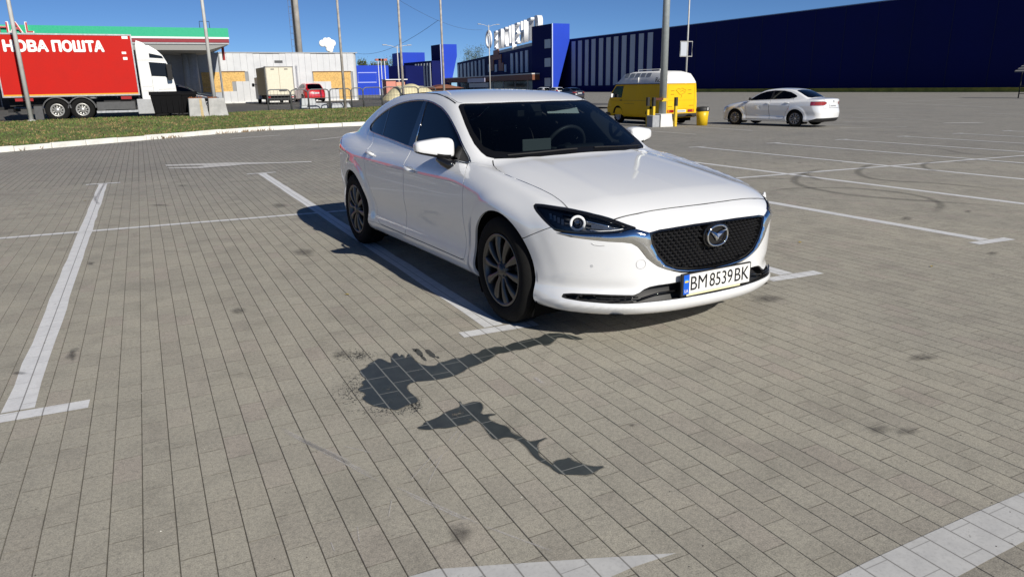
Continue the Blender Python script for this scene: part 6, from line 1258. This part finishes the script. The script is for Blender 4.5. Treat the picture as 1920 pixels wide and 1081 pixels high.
    k = MB(); k.box((L+.3, -.70, .20), (.5, .70, .24)); k.box((-2.0, -.68, .5), (-1.8, -.10, 1.08)); k.box((-2.0, .10, .5), (-1.8, .68, 1.08)); k.box((-2.75, -.68, .45), (-2.55, .68, 1.02)); k.box((-1.98, -.50, 1.10), (-1.88, -.26, 1.28)); k.box((-1.98, .26, 1.10), (-1.88, .50, 1.28)); k.box((-.95, -.7, .5), (-.5, .7, .98)); k.build('cabin', cabin, root)
    pr = L-.012 if not hat else L+.0
    zc_ = .78 if not hat else .70; xx = float(B.rear(zc_))-.012; k = MB(); k.box((xx, -.26, zc_-.055), (xx+.03, .26, zc_+.055)); k.build('number_plate', mat('plate_far', (.62, .63, .64), rough=.5), root)
    k = MB(); k.box((xx-.004, -.2, zc_-.02), (xx, .2, zc_+.02)); k.build('plate_marks', mat('plate_marks', (.25, .26, .28), rough=.6), root)
    if detail and not hat: k = MB(); k.lathe([(0, -.01), (.03, -.01), (.035, .01)], 0, (float(B.rear(.95))-.005, 0, .945), n=14); k.build('badge', chrome, root)
    wm2 = make_wheel_meshes(B.wz, .205, .10, 10, am=rim or mat('alloy_silver', (.30, .30, .31), rough=.35, metal=.8))
    for wx in (0., -B.wb): place_wheel(wm2, root, wx, -.755, B.wz); place_wheel(wm2, root, wx, .755, B.wz, True)
    return root
# white saloon by the van: rear-left wheel at its place on the ground, nose away from us
jb = Saloon(); ja = math.radians(90+13); JP = gpt(1490, 237.8); jl = np.array([-jb.wb, .78, 0])*.93; jo = JP-np.array([math.cos(ja)*jl[0]-math.sin(ja)*jl[1], math.sin(ja)*jl[0]+math.cos(ja)*jl[1], 0]); jo[2] = float(gz(jo[0]))
simple_car('parked_sedan', jb, jo, ja, paint_w, 'white four-door saloon parked alone on the open car park, red tail lamps towards us', None, .022, 110, 44, 44, scale=.93)
sil = mat('car_paint_silver', (.40, .40, .42), rough=.3, metal=.5, coat=1.); redp = mat('car_paint_red', (.52, .012, .014), rough=.3, coat=1.); drk = mat('car_paint_dark', (.025, .022, .025), rough=.3, coat=1.)
hb = Hatch()
P = onY(588, 190, 60.); simple_car('red_hatchback', hb, (P[0], 60+3.2, .42), math.radians(90+4), redp, 'small red hatchback parked behind the barriers before the white shop', None, .06, 50, 20, 24, detail=False)
def far_car(px, py, paint, lab, B, name, ang=92., grp='cars parked by the entrance'):
    Q = gpt(px, py); simple_car(name, B, (Q[0], Q[1]+float(-B.rear(.5)), float(gz(Q[0]))), math.radians(ang), paint, lab, grp, .08, 40, 16, 18, detail=False)
far_car(1086, 187.5, drk, 'dark saloon with a bright rear, parked before the striped navy wall', jb, 'dark_sedan')
far_car(1052, 182, paint_w, 'white car parked beside the dark saloon', hb, 'white_hatchback'); far_car(1027, 181, paint_w, 'white car at the foot of the blue tower', hb, 'white_hatchback', 92.)
P = onY(348, 178, 47.); simple_car('dark_hatchback', hb, (P[0]+1.0, 47., .33), math.radians(4), drk, 'dark car half hidden behind the black bins and concrete blocks', None, .08, 40, 16, 18, detail=False)

# ------------------------------------------------------------------ yellow high-roof van
vy = mat('van_yellow', (.76, .46, .008), rough=.55, spec=.25, var=.04, vscale=2); vw = mat('van_roof_white', (.72, .72, .71), rough=.5, var=.04)
VN = empty('camper_van', (18.68, 22.62, float(gz(18.7))), math.pi/2, 'yellow van with a white high roof parked behind the lamp post', 'van')
def loft(name, xs_, secf, m, parent, capa=True):
    S = [secf(x) for x in xs_]; n = len(S[0]); V = []; F = []
    for x, s in zip(xs_, S): V += [(x+q[2] if len(q) > 2 else x, q[0], q[1]) for q in s]
    for i in range(len(xs_)-1):
        for j in range(n-1): F.append((i*n+j, (i+1)*n+j, (i+1)*n+j+1, i*n+j+1))
    F += [tuple(range(n)), tuple(range((len(xs_)-1)*n, len(xs_)*n))[::-1]]
    bm = bmesh.new(); me = mkmesh(name, V, F, m, True); bm.from_mesh(me); bmesh.ops.recalc_face_normals(bm, faces=bm.faces[:]); bm.to_mesh(me); bm.free(); return esplit(put(name, me, parent), 35)
vt = lambda x: float(np.interp(x, [0, 3.30, 3.50, 3.68, 3.80, 3.90], [1.54, 1.54, 1.34, 1.06, .88, .60]))
def vsec(x):
    t = vt(x); ws_ = [(.74, .27), (.80, .36), (.815, .62), (.815, .88), (.80, 1.0), (.775, 1.25), (.74, 1.54)]; k = .955 if x < .05 else (1. if x < 3.6 else float(np.interp(x, [3.6, 3.9], [1, .93])))
    r = [(w*k, min(z, t)) for w, z in ws_]; return [(-a, b) for a, b in r]+[(a, b) for a, b in r[::-1]]
loft('van_body', [0, .06, .12, .5, 1., 1.5, 2., 2.5, 3., 3.3, 3.42, 3.55, 3.68, 3.78, 3.86, 3.9], vsec, vy, VN)
rt_ = lambda x: float(np.interp(x, [.02, .12, .3, .8, 2.4, 2.9, 3.15, 3.38], [1.72, 1.93, 2.0, 2.04, 2.04, 1.98, 1.84, 1.60]))
def rsec(x):
    t = rt_(x)-1.55; f = float(np.interp(x, [.02, .2, 3.0, 3.38], [.94, 1, 1, .93])); r = [(.755*f, 1.555), (.745*f, 1.60), (.70*f, 1.555+t*.52), (.585*f, 1.555+t*.86), (.35*f, 1.555+t*.98), (.0, 1.555+t)]; return [(-a, b) for a, b in r]+[(a, b) for a, b in r[::-1][1:]]
loft('high_roof', [.02, .08, .2, .5, 1.2, 2., 2.5, 2.9, 3.1, 3.25, 3.38], rsec, vw, VN)
k = MB(); k.hexa([(0.0, .79, 1.535), (3.36, .79, 1.535), (3.36, .70, 1.535), (0., .70, 1.535)], [(0., .785, 1.557), (3.36, .785, 1.557), (3.36, .70, 1.557), (0., .70, 1.557)]); k.build('roof_seam', black_mat, VN)
pane_m = mat('roof_pane', (.20, .22, .25), rough=.3)
for i in range(5):
    x = 1.05+i*.36; k = MB().hexa([(x, .700, 1.815), (x+.28, .700, 1.815), (x+.28, .66, 1.80), (x, .66, 1.80)], [(x, .612, 1.965), (x+.28, .612, 1.965), (x+.28, .57, 1.95), (x, .57, 1.95)]); k.build('roof_pane', pane_m, VN)
k = MB(); k.box((1.75, .715, 1.57), (1.78, .76, 1.80)); k.build('roof_rib', vw, VN); MB().tube([(.9, .35, 2.03), (.9, .35, 2.10), (2.3, .35, 2.10), (2.3, .35, 2.03)], .015, 5).build('roof_rail', vw, VN)
me = text_mesh('roof_script', 'Ro', .26, mat('script_grey', (.10, .11, .13), rough=.6), .004, 0., 1.2); put('roof_script', me, VN, (.50, .742, 1.69), (math.radians(78), 0, math.pi))
sidew = lambda z: float(np.interp(z, [.27, .36, .62, .88, 1.0, 1.25, 1.54], [.74, .80, .815, .815, .80, .775, .74]))
def van_patch(name, pts, m, s=1, off=.004, th=.01):
    n = len(pts); V = [(x, s*(sidew(z)+off), z) for x, z in pts]+[(x, s*(sidew(z)-th), z) for x, z in pts]; F = [tuple(range(n)), tuple(range(n, 2*n))[::-1]]+[(i, (i+1) % n, n+(i+1) % n, n+i) for i in range(n)]
    bm = bmesh.new(); me = mkmesh(name, V, F, m); bm.from_mesh(me); bmesh.ops.recalc_face_normals(bm, faces=bm.faces[:]); bm.to_mesh(me); bm.free(); return put(name, me, VN)
for s in (1, -1):
    van_patch('door_window', [(2.80, 1.02), (2.74, 1.48), (3.26, 1.48), (3.44, 1.30), (3.58, 1.08), (3.52, 1.02)], win_m, s)
    for x in (1.85, 2.68): van_patch('door_seam', [(x, .34), (x+.012, .34), (x+.012, 1.50), (x, 1.50)], mat('van_seam', (.16, .09, .004), rough=.6), s, .003)
    van_patch('side_crease', [(.12, .905), (3.6, .905), (3.6, .92), (.12, .92)], mat('van_crease', (.40, .23, .008), rough=.5), s, .006); van_patch('side_swage', [(1.9, .78), (2.62, .78), (2.62, .79), (1.9, .79)], mat('van_seam'), s, .003)
    van_patch('door_handle', [(2.75, .90), (2.90, .90), (2.90, .935), (2.75, .935)], gb, s, .02)
    for x in (.82, 3.05):
        a = np.linspace(0, math.pi, 13); van_patch('wheel_arch', [(x+.36*math.cos(t), .30+.40*math.sin(t)) for t in a], liner, s, .006)
k = MB(); k.hexa([(3.54, -.70, 1.05), (3.72, -.70, 1.05), (3.72, .70, 1.05), (3.54, .70, 1.05)], [(3.26, -.66, 1.50), (3.36, -.66, 1.50), (3.36, .66, 1.50), (3.26, .66, 1.50)]); k.build('windscreen', win_m, VN)
k = MB(); k.box((3.30, .83, 1.02), (3.36, .98, 1.18)); bevel(k.build('door_mirror', white_t, VN), .02, 2)
k = MB(); k.box((3.6, -.80, .30), (3.98, .80, .42)); bevel(k.build('front_bumper', gb, VN), .03, 2); k = MB(); k.box((-.13, -.79, .30), (.10, .79, .43)); bevel(k.build('rear_bumper', gb, VN), .03, 2); k = MB(); k.box((.1, -.6, .14), (3.6, .6, .30)); k.build('underbody', liner, VN)
rx = lambda z: -.004
k = MB()
for (a, b, c, d) in ((-.66, .66, 1.50, 1.508), (-.70, .70, .60, .608), (-.655, -.647, .60, 1.50), (.647, .655, .60, 1.50), (-.66, .66, .92, .926)): k.box((-.006, a, c), (.02, b, d))
k.build('hatch_seam', mat('van_crease'), VN)
for s in (1, -1):
    k = MB(); k.box((-.018, .50*s-.16, .47), (.02, .50*s+.16, .575)); bevel(k.build('tail_lamp', red_lens, VN), .01); k = MB(); k.box((-.02, .60*s-.045, .475), (.0, .60*s+.045, .57)); k.build('indicator', mat('lens_orange', (.55, .15, .02), rough=.2), VN)
k = MB(); k.box((-.022, -.24, .47), (.0, .24, .565)); k.build('number_plate', mat('plate_far'), VN); k = MB(); k.box((-.026, -.20, .50), (-.022, .20, .535)); k.build('plate_marks', mat('plate_marks'), VN)
ln = mat('line_art', (.20, .11, .01), rough=.7); k = MB()
def hl_(pts, r=.006): k.tube([(-.006, y, z) for y, z in pts], r, 4)
hl_([(.26, 1.30), (.16, 1.36), (.05, 1.33), (-.02, 1.38), (-.10, 1.34), (-.22, 1.30), (-.17, 1.20), (-.06, 1.16), (.06, 1.13), (.14, 1.20), (.26, 1.30)]); hl_([(.05, 1.25), (-.05, 1.28), (-.16, 1.24)]); hl_([(.0, 1.12), (-.03, 1.05), (.02, 1.02)])
for y, z in ((.42, 1.28), (.42, 1.15), (-.40, 1.30), (-.42, 1.16)): hl_([(y+.08, z), (y-.08, z)], .008)
hl_([(.62, .70), (.42, .70)], .008); hl_([(-.40, .72), (-.62, .72)], .008); k.build('hatch_drawing', ln, VN)
wv = make_wheel_meshes(.305, .185, .09, 12, am=mat('steel_wheel', (.45, .45, .46), rough=.4, metal=.5))
for x in (.82, 3.05): place_wheel(wv, VN, x, .70, .305, True); place_wheel(wv, VN, x, -.70, .305)

# ------------------------------------------------------------------ cream box lorry behind the barriers
cr = mat('lorry_cream', (.62, .58, .46), rough=.5, var=.06); crs = mat('lorry_side', (.56, .46, .28), rough=.6, var=.15, vscale=.8)
BX = empty('box_lorry', (9.3, 56., .43), 0, 'small cream box lorry seen from behind next to the white shop', 'lorry')
for x0, x1 in ((-.95, .005), (.02, .97)): k = MB(); k.box((x0, 0, .66), (x1, .04, 2.54)); bevel(k.build('rear_door', cr, BX), .01)
k = MB(); k.box((-.98, .045, .62), (1.0, 4.2, 2.58)); k.build('cargo_box', crs, BX); k = MB()
for q in ((-1.0, -.02, .60, -.955, .05, 2.62), (.975, -.02, .60, 1.02, .05, 2.62), (-1.0, -.02, 2.56, 1.02, .05, 2.62), (-1.0, -.02, .58, 1.02, .05, .64)): k.box(q[:3], q[3:])
k.build('door_frame', mat('lorry_frame', (.25, .24, .22), rough=.6), BX); k = MB(); k.box((-.55, -.02, 2.40), (-.30, .0, 2.46)); k.box((.40, -.02, 2.40), (.65, .0, 2.46)); k.box((-.1, -.02, .88), (.45, .0, .96)); k.build('door_fitting', grey_pl, BX)
k = MB(); k.box((-.7, .2, .30), (.7, 4.8, .60)); k.box((-.95, .05, .22), (.95, .15, .36)); k.build('chassis', dark, BX); k = MB(); k.box((-.95, 4.3, .30), (.95, 5.9, 1.95)); bevel(k.build('cab', cream, BX), .06, 2); k = MB(); k.box((-1.28, 4.9, 1.25), (-1.10, 4.98, 1.50)); k.build('wing_mirror', dark, BX); MB().tube([(-.95, 4.95, 1.4), (-1.2, 4.95, 1.4)], .02, 5).build('mirror_arm', dark, BX)
wl = make_wheel_meshes(.34, .2, .11, 8)
for y in (1.0, 4.9):
    for s in (-1, 1): w = place_wheel(wl, BX, s*.82, y, .34); w.rotation_euler = (0, 0, math.pi/2 if s > 0 else -math.pi/2)
k = MB(); k.box((-.9, .02, .42), (-.72, .06, .52)); k.box((.74, .02, .42), (.92, .06, .52)); k.build('tail_lamp', red_lens, BX)
